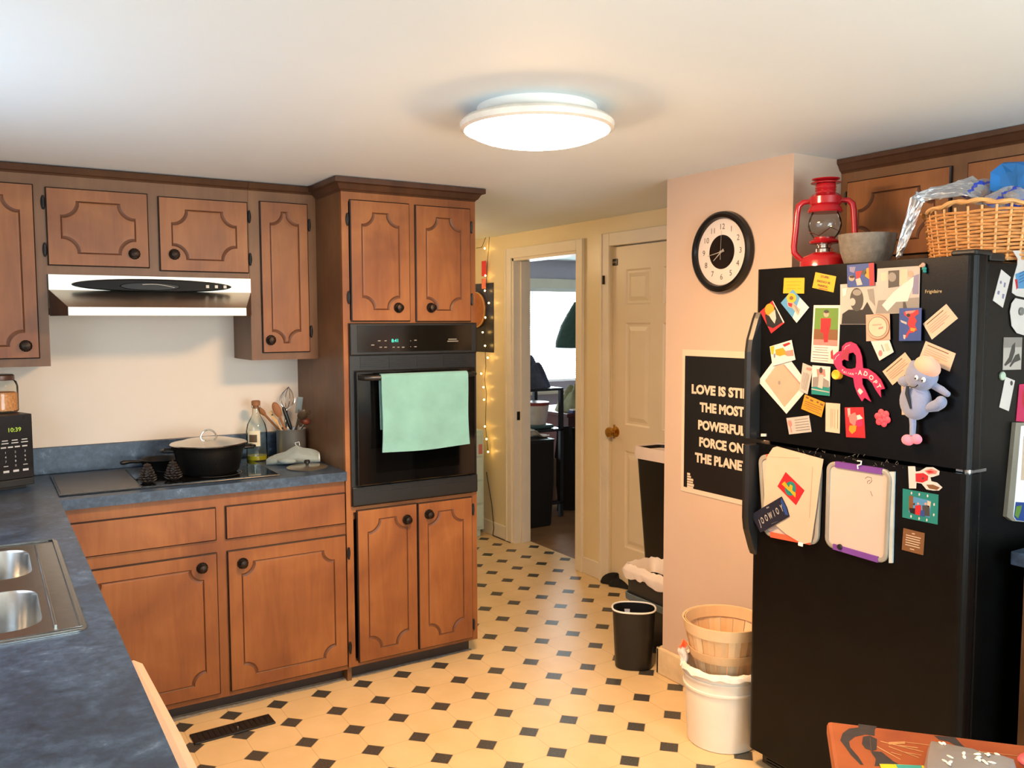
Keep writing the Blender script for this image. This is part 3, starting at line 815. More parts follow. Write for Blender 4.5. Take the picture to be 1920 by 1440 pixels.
# ---- microwave in the corner
ang = math.radians(20); mr = at(62, 909, 2, .918)
mc = Vector((mr.x, mr.y, .914)); mc = Vector((.150, 3.70, .9145))
ux = Vector((-math.cos(ang), -math.sin(ang), 0)); uy = Vector((-math.sin(ang), math.cos(ang), 0))     # towards left along the front; back
t = thing('microwave', 'black countertop microwave with a green clock, in the left corner', 'microwave', mc+ux*.23+uy*.14)
def mwbox(bb, a0, a1, d0, d1, z0, z1, m=0, bev=0):
    c = mc+ux*((a0+a1)/2)+uy*((d0+d1)/2)+Vector((0, 0, (z0+z1)/2)); bb.obox(c, -ux, uy, Vector((0, 0, 1)), (a1-a0)/2, (d1-d0)/2, (z1-z0)/2, m, bev); return bb
HM = .282
obj('housing', mwbox(mwbox(B(), 0, .46, .012, .27, .012, HM, bev=.004), .02, .44, .03, .25, 0, .012), BLKP, t)
b = mwbox(B(), 0, .122, 0, .012, .04, HM, bev=.003); cp = obj('control_panel', b, plain('microwave_panel', '#1c1d20', .2), t)
b = mwbox(B(), .124, .46, -.004, .012, .04, HM, bev=.003); obj('door', b, plain('microwave_door', '#17171a', .15), t)
b = mwbox(B(), 0, .46, .003, .012, .012, .038, bev=.002); obj('base_strip', b, BLKM, t)
fM = Matrix((-ux, Vector((0, 0, 1)), -uy)).transposed().to_4x4()
def mwt(a, z, d=-.0006): m = fM.copy(); m.translation = mc+ux*a+uy*d+Vector((0, 0, z)); return m
b = B(); b.text('10:39', .022, mwt(.064, .226), bold=.01); obj('clock_display', b, emission('display_lime', '#b7d23a', 1.1), cp, label='lime clock digits')
b = B()
for i, a in enumerate((.098, .064, .030)):
    for zz, w in ((.186, .020), (.176, .024)): b.box(-w/2, w/2, 0, .0004, 0, .003) if False else mwbox(b, a-w/2, a+w/2, -.0006, 0, zz, zz+.0035)
for a in (.104, .080, .056, .030): mwbox(b, a-.009, a+.009, -.0006, 0, .160, .165)
for i, row in enumerate((('1', '2', '3'), ('4', '5', '6'), ('7', '8', '9'))):
    for j, ch in enumerate(row): b.text(ch, .011, mwt((.098, .064, .030)[j], .143-.017*i))
b.text('0', .011, mwt(.064, .092))
for a in (.098, .030): mwbox(b, a-.008, a+.008, -.0006, 0, .091, .0935)
for a in (.098, .064, .030): mwbox(b, a-.010, a+.010, -.0006, 0, .068, .076)
obj('keypad', b, plain('keypad_print', '#c9c6c0', .5), cp)
b = mwbox(B(), 0, .122, -.0005, 0, .247, .2485); obj('seam', b, BLK, cp)

# jar on the microwave
jp = at(35, 735, 1, 3.80)+Vector((-.061, 0, 0)); jp.z = mc.z+HM+.0005
t = thing('glass_jar', 'clear glass jar of orange-brown dry food with a dark lid on the microwave', 'jar', jp)
b = B(); b.lathe([(.052, .0), (.060, .006), (.061, .10), (.056, .118), (.047, .126), (.0455, .126)], jp, seg=32, caps=False); obj('glass_body', b, thin_glass('jar_glass', .10), t)
b = B(); b.lathe([(0, .008), (.0565, .009), (.0570, .072), (.05, .078), (0, .07)], jp, seg=32, caps=False); obj('contents', b, plain('dry_lentils', '#c98d58', .8, var=.3, vscale=160), t)
b = B(); b.lathe([(.049, .124), (.050, .128), (.049, .142), (.044, .146), (0, .146)], jp, seg=32); obj('lid', b, plain('jar_lid_brown', '#5a4238', .35, .4), t)

# ---- refrigerator
XF, FY0, FY1, FT = 2.20, 1.262, 2.008, 1.709
t = thing('refrigerator', 'black top-freezer refrigerator covered with magnets and cards', 'refrigerator', (2.55, 1.635, 0))
b = B(); b.box(2.275, 2.98, FY0+.012, FY1-.004, .03, FT-.012, bev=.006); obj('cabinet', b, FRG, t)
ZG = at(1840, 870, 1, FY0).z if False else 1.137
def fdoor(name, z0, z1):
    b = B(); b.box(XF, 2.268, FY0, FY1, z0, z1, bev=.022, seg=5, which=2); d = obj(name, b, FRG, t)
    b2 = B(); b2.box(2.262, 2.276, FY0+.016, FY1-.016, z0+.006, z1-.006); obj('gasket', b2, BLKM, d); return d
dU = fdoor('freezer_door', ZG+.006, FT); dL = fdoor('fridge_door', .068, ZG-.006)
def fhandle(par, z_tip, z_gap):
    s = 1 if z_tip > z_gap else -1
    prof = [(z_tip, .0), (z_tip-s*.02, .010), (z_tip-s*.09, .036), (z_tip-s*.13, .042), (z_gap, .042)]
    L = []
    for z, o in prof:
        L.append([(XF+.006, FY1-.030, z), (XF-o, FY1-.026, z), (XF-o-.004, FY1-.012, z), (XF-o, FY1+.002, z), (XF+.006, FY1-.001, z)])
    b = B(); b.loft(L, cap0=True, cap1=True, smooth=False); obj('handle', b, BLKP, par)
fhandle(dU, at(1411, 586, 0, XF).z, ZG+.012); fhandle(dL, at(1404, 1036, 0, XF).z, ZG-.012)
b = B(); b.box(2.205, 2.285, FY0+.004, FY0+.075, FT, FT+.016, bev=.006); b.box(2.285, 2.36, FY0+.012, FY0+.06, FT-.012, FT+.010, bev=.004); obj('hinge_cover', b, BLKP, t)
b = B(); b.lathe([(.012, 0), (.012, .011)], (XF+.03, FY0+.02, ZG-.0055), seg=14); b.box(XF+.025, 2.29, FY0+.004, FY0+.05, ZG-.004, ZG+.004); obj('centre_hinge', b, STEEL, t)
b = B(); b.box(2.245, 2.275, FY0+.03, FY1-.03, .012, .060)
for k in range(4): b.box(2.240, 2.245, FY0+.05, FY1-.05, .018+k*.010, .023+k*.010)
obj('grille', b, BLKM, t)
for yy in (FY0+.06, FY1-.06):
    b = B(); b.lathe([(.018, -.015), (.018, .015)], (2.265, yy, .018), (0, 1, 0), 16); obj('wheel', b, BLKP, t)
for yy in (FY0+.06, FY1-.06):
    b = B(); b.lathe([(.018, -.015), (.018, .015)], (2.90, yy, .018), (0, 1, 0), 16); obj('wheel', b, BLKP, t)
p = at(1750, 546.5, 0, XF-.001)
b = B(); MF = Matrix(((0, 0, -1), (-1, 0, 0), (0, 1, 0))).to_4x4()
def face(pt): m = MF.copy(); m.translation = pt; return m
b.text('Frigidaire', .013, face(p), sx=1.0, bold=.005); obj('badge', b, plain('badge_gold', '#b9a070', .3, .8), dU, label='small gold lettering')

# ================================================================== things on the worktop
ZT = .9145; ZG_ = .9217
IRON = plain('cast_iron', '#0b0a0a', .45, .2, var=.2, bump=.1, bscale=180)
# skillet
p = at(302, 879, 2, ZG_); p = Vector((p.x, p.y+.015, ZG_))
t = thing('skillet', 'small black cast iron skillet at the back of the cooktop', 'pan', p)
b = B(); b.lathe([(.0, .0), (.062, .0), (.078, .038), (.082, .042), (.079, .044), (.073, .040), (.058, .005), (0, .004)], p, seg=40, caps=False)
b.tube([p+Vector((.070, -.045, .041)), p+Vector((.085, -.052, .042))], .006, 8); obj('pan', b, IRON, t)
hp = at(226, 868, 1, p.y-.03)
b = B(); h0 = p+Vector((-.078, -.01, .036)); b.tube([h0, h0.lerp(hp, .5)+Vector((0, 0, .003)), h0.lerp(hp, .9), hp], [.006, .007, .010, .006], 10); obj('handle', b, IRON, t)
# pot with lid
p = at(404, 893, 2, ZG_); p = Vector((p.x, p.y+.105, ZG_))
t = thing('pot', 'large black pot with a steel lid on the cooktop', 'pot', p)
b = B(); b.lathe([(0, 0), (.105, 0), (.118, .012), (.136, .095), (.143, .112), (.147, .117), (.142, .119), (.130, .094), (.112, .012), (0, .008)], p, seg=48, caps=False); obj('body', b, IRON, t)
for s_ in (1, -1):
    b = B(); c = p+Vector((s_*.135, -s_*.02, .100)); d = Vector((s_*.98, -s_*.15, 0)); e = Vector((.15, .98, 0))
    b.tube([c-e*.035, c-e*.03+d*.035, c+d*.045, c+e*.03+d*.035, c+e*.035], .0065, 10); obj('handle', b, IRON, t)
b = B(); zl = .1195
b.lathe([(.1495, zl), (.151, zl+.003), (.148, zl+.006), (.138, zl+.007), (.09, zl+.019), (.04, zl+.026), (0, zl+.028)], p, seg=56, caps=False); ld = obj('lid', b, plain('lid_steel', '#cfc8bb', .20, 1.0, var=.05), t, label='steel lid')
b = B(); c = p+Vector((0, 0, zl+.024)); b.tube([c+Vector((.030*math.cos(a), -.008*math.cos(a), .034*math.sin(a))) for a in [PI*k/12 for k in range(13)]], .0038, 8); obj('lid_handle', b, CHROME, ld)

# oil bottle
q = at(482, 850, 1, 3.875); p = Vector((q.x, q.y, ZT))
t = thing('oil_bottle', 'clear glass oil bottle with a brown cork and little yellow oil left', 'bottle', p)
PALEG = thin_glass('pale_bottle_glass', .2, (.93, .96, .92, 1))
b = B(); b.lathe([(0, 0), (.042, 0), (.046, .005), (.046, .135), (.040, .165), (.019, .205), (.016, .215), (.016, .240), (.0195, .241), (.0195, .248), (.014, .248)], p, seg=32, caps=False); obj('glass_body', b, PALEG, t)
b = B(); b.lathe([(0, .0045), (.0428, .0055), (.0428, .024), (0, .024)], p, seg=32, caps=False); obj('oil', b, plain('yellow_oil', '#b5b02a', .1, var=.05, trans=.3), t, label='yellow-green oil')
b = B(); b.lathe([(.0130, .236), (.0130, .249), (.019, .250), (.0195, .268), (.016, .272), (0, .272)], p, seg=20); obj('stopper', b, plain('cork_brown', '#8a5a35', .7, var=.3), t, label='brown cork stopper')
b = B()
b.grid(lambda u, v: p+Vector((.0464*math.cos(-2.75+u*1.25), .0464*math.sin(-2.75+u*1.25), .07+.07*v)), 14, 3)
b.grid(lambda u, v: p+Vector((.0467*math.cos(-2.6+u*.8), .0467*math.sin(-2.6+u*.8), .088+.034*v)), 10, 2, m=1)
obj('paper_label', b, [plain('oil_label_cream', '#dcd1b0', .6), plain('oil_label_brown', '#5a4632', .6)], t)

# dark canister and the metal utensil crock
p = at(513, 852, 2, ZT); p = Vector((p.x, p.y+.035, ZT))
t = thing('canister', 'small dark canister between the oil bottle and the utensil crock', 'canister', p)
b = B(); b.lathe([(0, 0), (.030, 0), (.032, .004), (.032, .094), (.030, .097), (0, .097)], p, seg=24, caps=False); obj('body', b, plain('canister_dark', '#1c1f24', .25), t)
b = B(); b.lathe([(.0325, .086), (.034, .088), (.034, .104), (.030, .108), (0, .108)], p, seg=24); obj('lid', b, plain('canister_lid_steel', '#767472', .3, .8), t)
CP = Vector((1.196, 3.865, ZT)); CR, CH = .066, .135
t = thing('utensil_crock', 'round stainless steel crock full of cooking utensils, back corner of the counter', 'utensil holder', CP)
b = B(); b.lathe([(0, 0), (CR, 0), (CR, CH-.004), (CR+.003, CH), (CR-.001, CH+.001), (CR-.003, CH-.003), (CR-.003, .004), (0, .004)], CP, seg=40, caps=False); obj('cup', b, plain('crock_steel', '#c4c1ba', .30, .85, var=.05), t)
WOODL = wood('utensil_wood_light', [(.3, lin('#a27848')), (.6, lin('#c39a66')), (.85, lin('#d4b180'))], rough=.6)
WOODD = wood('utensil_wood_dark', [(.3, lin('#6b3f22')), (.6, lin('#8c5730')), (.85, lin('#a06a40'))], rough=.55)
G = 'utensils in the steel crock'
def reach(px, py, y):       # the upper end of a utensil
    return at(px, py, 1, y)
def shaft(b, foot, tip, r0, r1, m=0, n=6): b.tube([foot.lerp(tip, i/n) for i in range(n+1)], [r0+(r1-r0)*i/n for i in range(n+1)], 8, m)
def blade(b, c, d, side, L, Wd, th, m=0, bowl=.0):
    """flat or bowled oval head along direction d"""
    nrm = d.cross(side).normalized(); R = Matrix((side, d, nrm)).transposed()
    b.ball(c, Wd/2, L/2, th, m, 18, 10, R)
VIEW = Vector((.28, .96, 0)).normalized(); SIDE = Vector((.96, -.28, 0)).normalized()
def spoon(name, label, cat, foot, px, py, y, mat_, hl, hw, th=.006, m2=None):
    tip = reach(px, py, y); d = (tip-foot).normalized(); sd = (SIDE-d*SIDE.dot(d)).normalized()
    b = B(); c = tip-d*(hl/2); shaft(b, foot, tip-d*hl*.8, .0055, .005); blade(b, c, d, sd, hl, hw, th)
    return tag(obj(name, b, mat_, None, foot), label, cat, G)
f = lambda dx, dy: CP+Vector((dx, dy, .006))
F_ = lambda x, y: CP+Vector((x, y, .006))
spoon('wooden_spoon', 'wooden spoon with a long oval bowl leaning left in the crock', 'spoon', F_(.011, -.047), 513, 754, 3.845, WOODD, .075, .036)
spoon('wooden_spoon', 'reddish wooden spoon leaning furthest left out of the crock', 'spoon', F_(.049, -.006), 484, 764, 3.892, WOODD, .05, .024)
t = thing('spatula', 'light wooden spatula with a hole leaning left in the crock', 'spatula', CP, G)
b = B(); tp = reach(507, 772, 3.867); fo = F_(0.019, -0.035); d = (tp-fo).normalized(); sd = (SIDE-d*SIDE.dot(d)).normalized(); shaft(b, fo, tp-d*.05, .005, .005)
b.obox(tp-d*.03, sd, d, d.cross(sd), .009, .032, .0025, bev=.002); obj('blade', b, WOODL, t)
b = B(); b.lathe([(.004, 0), (.004, .0004)], tp-d*.016-VIEW*.003, -VIEW, 12); obj('hole', b, DKTEXT, t)
t = thing('serving_fork', 'utensil with a thick black handle standing upright in the crock', 'utensil', CP, G)
tp = reach(531, 763, 3.857); fo = F_(0.036, -0.023); b = B(); shaft(b, fo, fo.lerp(tp, .55), .004, .004); obj('shaft', b, STEEL, t)
b = B(); b.tube([fo.lerp(tp, k) for k in (.55, .6, .8, .95, 1)], [.006, .009, .0095, .009, .005], 10); obj('handle', b, BLKP, t, label='black handle')
t = thing('whisk', 'wire balloon whisk standing tallest in the crock', 'whisk', CP, G)
tp = reach(541, 725, 3.944); fo = F_(-0.046, -0.009); d = (tp-fo).normalized(); L = .11
b = B(); b.tube([fo, fo.lerp(tp, .3), tp-d*L], [.007, .008, .006], 10); obj('handle', b, STEEL, t)
b = B(); s1 = (SIDE-d*SIDE.dot(d)).normalized(); s2 = d.cross(s1); base = tp-d*L
for k in range(5):
    a = PI*k/5; sd = s1*math.cos(a)+s2*math.sin(a); pts = []
    for i in range(25):
        u = -1+2*i/24; w = .032*math.sin(PI*abs(u)**.0001*(1-abs(u))**.62) if abs(u) < 1 else 0
        pts.append(base+d*L*(1-abs(u))**.9*1.0+sd*(math.copysign(1, u)*.034*math.sin(PI*(1-abs(u))**.75) if abs(u) < 1 else 0))
    b.tube(pts, .0011, 5)
obj('wires', b, CHROME, t)
t = thing('silicone_spatula', 'grey silicone spatula standing at the back right of the crock', 'spatula', CP, G)
tp = reach(563, 744, 3.837); fo = F_(0.017, 0.034); d = (tp-fo).normalized(); sd = (SIDE-d*SIDE.dot(d)).normalized(); b = B(); shaft(b, fo, tp-d*.06, .005, .005); obj('shaft', b, STEEL, t)
b = B(); b.obox(tp-d*.04, sd, d, d.cross(sd), .014, .04, .004, bev=.004); obj('blade', b, plain('silicone_grey', '#7f8a8c', .5), t)
t = thing('pasta_server', 'dark toothed pasta server drooping right out of the crock', 'utensil', CP, G)
tp = reach(572, 768, 3.747); fo = F_(-0.032, 0.038); d = (tp-fo).normalized(); sd = (SIDE-d*SIDE.dot(d)).normalized(); b = B(); shaft(b, fo, tp-d*.05, .005, .005); blade(b, tp-d*.03, d, sd, .06, .045, .009); obj('head', b, plain('nylon_brown', '#4a3a2a', .35), t)
for k in range(5):
    b = B(); c = tp-d*.01*k+sd*(.024-.002*abs(k-2)); b.tube([c, c+sd*.006-VIEW*.014], [.0028, .0016], 6); obj('tooth', b, plain('nylon_brown', '#4a3a2a', .35), t)
t = thing('ladle', 'steel ladle with a red-brown bowl hanging low on the right of the crock', 'ladle', CP, G)
tp = reach(574, 789, 3.81); fo = F_(-0.009, 0.045); d = (tp-fo).normalized(); b = B(); shaft(b, fo, tp, .004, .004); obj('shaft', b, STEEL, t)
b = B(); b.ball(tp+Vector((-.004, 0, .0)), .025, .021, .018, R=Matrix.Rotation(.4, 3, 'Y')); obj('bowl', b, plain('ladle_red', '#7a3a26', .35, var=.3, vscale=40), t)

# oven mitt (folded, lying) and small pan lid
MIT = plain('mitt_grey', '#8d9793', .95, var=.08, bump=.3, bscale=240, sheen=.3)
t_ = at(566, 868, 2, ZT); c = Vector((t_.x-.035, t_.y+.002, ZT))
t = thing('oven_mitt', 'pale grey-green oven mitt folded over on the counter by the crock', 'oven mitt', c)
def mitt(bb):
    n = 26; loops = []
    prof = [(-.118, .004, .012), (-.105, .016, .022), (-.075, .03, .034), (-.035, .042, .044), (-.005, .05, .062), (.015, .052, .070), (.04, .05, .058), (.075, .05, .052), (.098, .046, .044), (.108, .040, .036)]
    for x, hw, hz in prof:
        lp = []
        for k in range(n):
            a = 2*PI*k/n; y = hw*math.cos(a); z = hz*.5+hz*.5*math.sin(a)
            z += .012*max(0, math.sin(a))*math.exp(-(y/.02)**2)
            lp.append(c+SIDE*x+VIEW*y+Vector((0, 0, z)))
        loops.append(lp)
    bb.loft(loops, cap0=True, cap1=False)
    inner = []
    for x, hw, hz, sc in ((.108, .040, .036, .82), (.07, .045, .045, .72), (.03, .045, .045, .5)):
        inner.append([c+SIDE*x+VIEW*(hw*sc*math.cos(2*PI*k/n))+Vector((0, 0, hz*.5+hz*.5*sc*math.sin(2*PI*k/n))) for k in range(n)])
    bb.loft([loops[-1], inner[0]]); return inner
b = B(); inn = mitt(b); obj('hand', b, MIT, t)
b = B(); b.loft(inn, cap1=True); obj('lining', b, plain('mitt_lining', '#cfcabd', .95), t)
b = B(); e = c+SIDE*.108+Vector((0, 0, .0238)); b.tube([e+VIEW*(.041*math.cos(2*PI*k/20))+Vector((0, 0, .0185*math.sin(2*PI*k/20))) for k in range(20)], .004, 6, closed=True); obj('cuff_piping', b, plain('mitt_piping', '#c7cdc8', .9), t)
b = B(); b.ball(c-SIDE*.03-VIEW*.052+Vector((0, 0, .0215)), .040, .020, .013, R=Matrix.Rotation(-.6, 3, 'Z')); obj('thumb', b, MIT, t)
b = B(); e = c+SIDE*.012+Vector((0, 0, .078)); b.tube([e, e+SIDE*-.006+Vector((0, 0, .014)), e+SIDE*.012+Vector((0, 0, .018)), e+SIDE*.014+Vector((0, 0, .002))], .0022, 6); obj('hanging_loop', b, plain('mitt_piping', '#c7cdc8', .9), t)
p = at(576, 877, 2, ZT)
t = thing('pan_lid', 'flat round steel pan lid with a black knob lying on the counter', 'lid', p)
b = B(); b.lathe([(.085, 0), (.087, .004), (.080, .0075), (.03, .010), (0, .0105)], p, seg=48); obj('disc', b, plain('pan_lid_steel', '#c4bba8', .28, .9, var=.06), t)
b = B(); b.lathe([(.006, .009), (.006, .016), (.012, .020), (.013, .030), (.010, .034), (0, .035)], p, seg=18); obj('knob', b, BLKP, t, label='black knob')

# ================================================================== things on the floor
p0 = Vector((.75, 3.222, 0))
t = thing('floor_register', 'long black metal floor vent lying by the base cabinets', 'vent', p0)
q = [at(340+u/5.333, 1230+v/5.333, 2, .004) for u, v in ((110, 785), (862, 588), (930, 680), (140, 872))]
ux_ = (q[1]-q[0]).normalized(); uy_ = Vector((ux_.y, -ux_.x, 0)); cc = (q[0]+q[1]+q[2]+q[3])/4
b = B(); b.obox(Vector((cc.x, cc.y, .004)), ux_, uy_, Vector((0, 0, 1)), .150, .043, .0036, bev=.003); pl_ = obj('plate', b, plain('register_black', '#17110d', .55, var=.3, bump=.1), t)
for k in range(14):
    b = B(); c = cc+ux_*(-.125+k*.0192); b.obox(Vector((c.x, c.y, .0085)), ux_, uy_, Vector((0, 0, 1)), .003, .032, .001); obj('louvre', b, BLKM, pl_)
b = B(); b.lathe([(.004, 0), (.004, .012), (0, .013)], (cc.x+.012, cc.y-.02, .006), seg=10); obj('lever', b, CHROME, t)

# small oval waste basket
wc = Vector((2.425, 2.885, 0))
t = thing('waste_basket', 'small black open waste basket with a white rim on the hall floor', 'bin', wc)
V1 = Vector((.77, -.64, 0)); V2 = Vector((.64, .77, 0))
def sq(hw, hd, z, n=40, e=2.6):
    out = []
    for k in range(n):
        a = 2*PI*k/n; ca, sa = math.cos(a), math.sin(a)
        x = math.copysign(abs(ca)**(2/e), ca)*hw; y = math.copysign(abs(sa)**(2/e), sa)*hd
        out.append(wc+V1*x+V2*y+Vector((0, 0, z)))
    return out
HB = .262
b = B(); b.loft([sq(.078, .064, 0), sq(.082, .068, .004), sq(.095, .078, HB), sq(.092, .075, HB), sq(.079, .065, .008)], cap0=True, cap1=True); obj('body', b, BLKP, t)
b = B(); b.tube(sq(.0955, .0785, HB+.002, 48), .0042, 8, closed=True); obj('rim', b, WHITEP, t, label='white rim')
b = B(); c = wc+V2*.070-V1*.035+Vector((0, 0, HB-.05)); b.obox(c, V1, Vector((0, 0, 1)), V2, .017, .021, .0006); b.obox(c-V2*.0008, V1, Vector((0, 0, 1)), V2, .015, .0012, .0003, m=1); obj('inside_label', b, [plain('label_lavender', '#cfd0e6', .5), DKTEXT], t)

# lower bin with a white bag over its rim
lx = 2.62; ya = at(1170, 1085, 0, lx).y; zr = at(1175, 1062, 0, lx).z
t = thing('trash_bin', 'low dark bin with a white bag folded over its rim beside the closet', 'bin', (2.70, ya-.15, 0))
yb2 = 2.84
_base_n = dens([Vector(p) for p in rrect(lx, 2.815, yb2, ya, .035)]); _cen = Vector(((lx+2.815)/2, (yb2+ya)/2, 0))
def rl(e, z, sh=0):
    return [Vector((_cen.x+(p.x-_cen.x)*(1+e/((2.815-lx)/2)), _cen.y+(p.y-_cen.y)*(1+e/((ya-yb2)/2)), z)) for p in _base_n]
b = B(); b.loft([rl(-.02, 0), rl(-.018, .004), rl(0, zr), rl(-.006, zr), rl(-.026, .01)], cap0=True, cap1=True); obj('body', b, plain('bin_charcoal', '#2b2a28', .5, var=.1), t)
zb_ = at(1177, 1114, 0, lx-.012).z
b = B(); b.loft([rl(.004, zb_-.03), rl(.006, zb_), rl(.0, zb_+.002), rl(-.004, zb_-.03)]); obj('rim_band', b, plain('band_blue_grey', '#5b6a70', .5), t, label='blue-grey band')
b = B(); n = len(rl(0, 0)); rs = random.Random(3)
drop = [.004+.042*rs.random() for _ in range(n)]; drop = [(2*drop[i]+drop[i-1]+drop[(i+1) % n])/4 for i in range(n)]
o1 = rl(.006, zr); mid = [p+(p-Vector((2.71, (ya+yb2)/2, p.z))).normalized()*.012*rs.random() for p in rl(.012, zr-.018)]
low = [Vector((p.x, p.y, zr-drop[i]-.022)) for i, p in enumerate(rl(.010, 0))]
b.loft([rl(-.028, zr-.05), rl(-.012, zr+.004), [p+Vector((0, 0, .012+.01*rs.random())) for p in rl(.0, zr)], [p+Vector((0, 0, -.006)) for p in rl(.014, zr)], mid, low]); obj('bag_liner', b, plain('bin_bag_white', '#efdfd0', .5, var=.05), t, label='white plastic bag')

# tall bin
tx = 2.845; yt0 = at(1188, 850, 0, tx).y; zt = at(1190, 838, 0, tx).z
t = thing('trash_bin', 'tall black trash bin with a pale liner rim in front of the closet door', 'bin', (2.93, yt0-.17, 0))
yt1 = at(1203, 1046, 0, tx+.01).y
def rt(e, z, f=0): return [Vector((x, y, z)) for x, y, _ in rrect(tx-e+f, 3.035+e-f, 3.05-e+f, yt0+e-f, .04)]
b = B(); b.loft([rt(0, 0, .055), rt(0, .005, .05), rt(0, zt), rt(-.008, zt), rt(-.008, .01, .05)], cap0=True, cap1=True); obj('body', b, plain('bin_black', '#0d0c0b', .4), t)
b = B(); rs = random.Random(9)
b.loft([rt(-.012, zt-.04), rt(-.006, zt+.006), rt(.006, zt+.008), rt(.009, zt-.02), [p+Vector((0, 0, .012*rs.random())) for p in rt(.007, zt-.06)]]); obj('bag_liner', b, plain('liner_pink_white', '#e8d6c8', .45, var=.04), t, label='pale plastic liner')

# crumpled dark cloth by the closet
p = at(1152, 1098, 2, 0); rs = random.Random(5)
b = B()
def cloth(u, v):
    a, r = 2*PI*u, v
    x = (.115*r*math.cos(a)); y = (.060*r*math.sin(a)); z = .045*(1-r**2)**.6*(1+.35*math.sin(5*a+2))+.004
    w = 1+.16*math.sin(7*a)+.10*math.sin(11*a+1)
    return Vector((p.x+.02, p.y, 0))+Vector((.25, -.97, 0))*x*w+Vector((.97, .25, 0))*y*w*.8+Vector((0, 0, max(.002, z*(1+.2*math.sin(13*u*6)))))
b.grid(cloth, 40, 10); tag(obj('cloth', b, plain('cloth_black', '#161411', .9, var=.3), None, (p.x, p.y, 0)), 'crumpled dark cloth on the floor at the closet door corner', 'cloth')

# white pail with the splint basket standing in it
kc = Vector((2.268, 2.192, 0)); KR, KH = .140, .285
t = thing('bucket', 'round white plastic bucket beside the refrigerator, under the basket', 'bucket', kc)
b = B(); b.lathe([(0, 0), (KR-.018, 0), (KR-.014, .004), (KR-.002, KH-.075), (KR+.004, KH-.073), (KR+.004, KH-.066), (KR, KH-.064), (KR+.001, KH-.035), (KR+.006, KH-.033), (KR+.006, KH-.027), (KR+.002, KH-.025), (KR+.003, KH-.004), (KR+.007, KH-.002), (KR+.006, KH+.002), (KR, KH), (KR-.002, KH-.01), (KR-.017, .01), (0, .008)], kc, seg=56, caps=False); obj('body', b, plain('pail_white', '#eadfce', .38, var=.03), t)
b = B(); rs = random.Random(11); n = 44
def ring(r, z, j, jz): return [kc+Vector(((r+rs.uniform(-j, j))*math.cos(2*PI*k/n), (r+rs.uniform(-j, j))*math.sin(2*PI*k/n), z+rs.uniform(-jz, jz))) for k in range(n)]
b.loft([ring(.1375, KH+.006, .001, .002), ring(.141, KH+.010, .0015, .004), ring(.147, KH+.009, .002, .004), ring(.153, KH+.004, .002, .003), ring(.156, KH-.008, .002, .006)]); tag(obj('newspaper', b, plain('newspaper_white', '#efe4d6', .8, var=.1, vscale=40), None, kc+Vector((0, 0, KH))), 'crumpled white newspaper lining the rim between bucket and basket', 'newspaper')
bc = kc+Vector((.012, .008, KH-.035)); BR0, BR1, BH = .100, .148, .20
t = thing('splint_basket', 'round thin-wood bushel basket standing in the white bucket', 'basket', bc)
SPL = wood('splint_wood', [(.25, lin('#b98e5c')), (.5, lin('#d2a877')), (.8, lin('#e2bf94'))], (5, 5, 1.2), rough=.65)
SPL2 = wood('splint_wood_pale', [(.25, lin('#c4a074')), (.5, lin('#dcb98c')), (.8, lin('#ead0a8'))], (5, 5, 1.2), rough=.65)
n = 18
def slat(k):
    b = B(); a0 = 2*PI*k/n; da = 2*PI/n*.47
    def pt(a, v, o): r = BR0+(BR1-BR0)*v**.85+o; return bc+Vector((r*math.cos(a), r*math.sin(a), .004+(BH-.006)*v))
    L = []
    for v in [i/6 for i in range(7)]: L.append([pt(a0-da, v, 0), pt(a0, v, .002), pt(a0+da, v, 0), pt(a0+da, v, -.003), pt(a0, v, -.001), pt(a0-da, v, -.003)])
    b.loft(L, cap0=True, cap1=True, smooth=False); return obj('stave', b, SPL if k % 3 else SPL2, t)
for k in range(n): slat(k)
def hoop(z, w, o, m):
    b = B(); v0, v1 = z/BH, (z+w)/BH
    r0, r1 = BR0+(BR1-BR0)*v0**.85+o, BR0+(BR1-BR0)*v1**.85+o
    b.lathe([(r0, z), (r0+.003, z), (r1+.003, z+w), (r1, z+w), (r0, z)], bc, seg=60, caps=False); obj('hoop', b, m, t)
hoop(BH-.042, .042, .001, SPL2); hoop(.066, .032, .002, SPL); hoop(BH-.040, .038, -.0075, SPL)
b = B(); b.lathe([(BR0+.002, .001), (BR0+.002, .007), (0, .007)], bc, seg=40); obj('base', b, SPL, t)
SD = Vector((.85, -.53, 0)); wp_ = kc-SD*.150+Vector((0, 0, KH+.010))
b = B(); rs = random.Random(12)
def wrap(u, v): return wp_+SD*(-.010+.030*u+.006*math.sin(v*6))+Vector((.53, .85, 0))*(.030*(u-.5)*(1-v)+.008*math.sin(u*7+v*4))+Vector((0, 0, -.012+.088*v*(.75+.25*math.sin(u*2.6))))
b.grid(wrap, 10, 12, thick=.003, smooth=False)
for f_ in b.bm.faces:
    if f_.calc_center_median().z > wp_.z+.050: f_.material_index = 1
tag(obj('paper_wrapper', b, [plain('wrapper_white', '#e2d3c6', .6), plain('wrapper_orange', '#ef6a3c', .5)], None, wp_), 'crumpled white wrapper with an orange top tucked left of the basket on the bucket rim', 'wrapper')

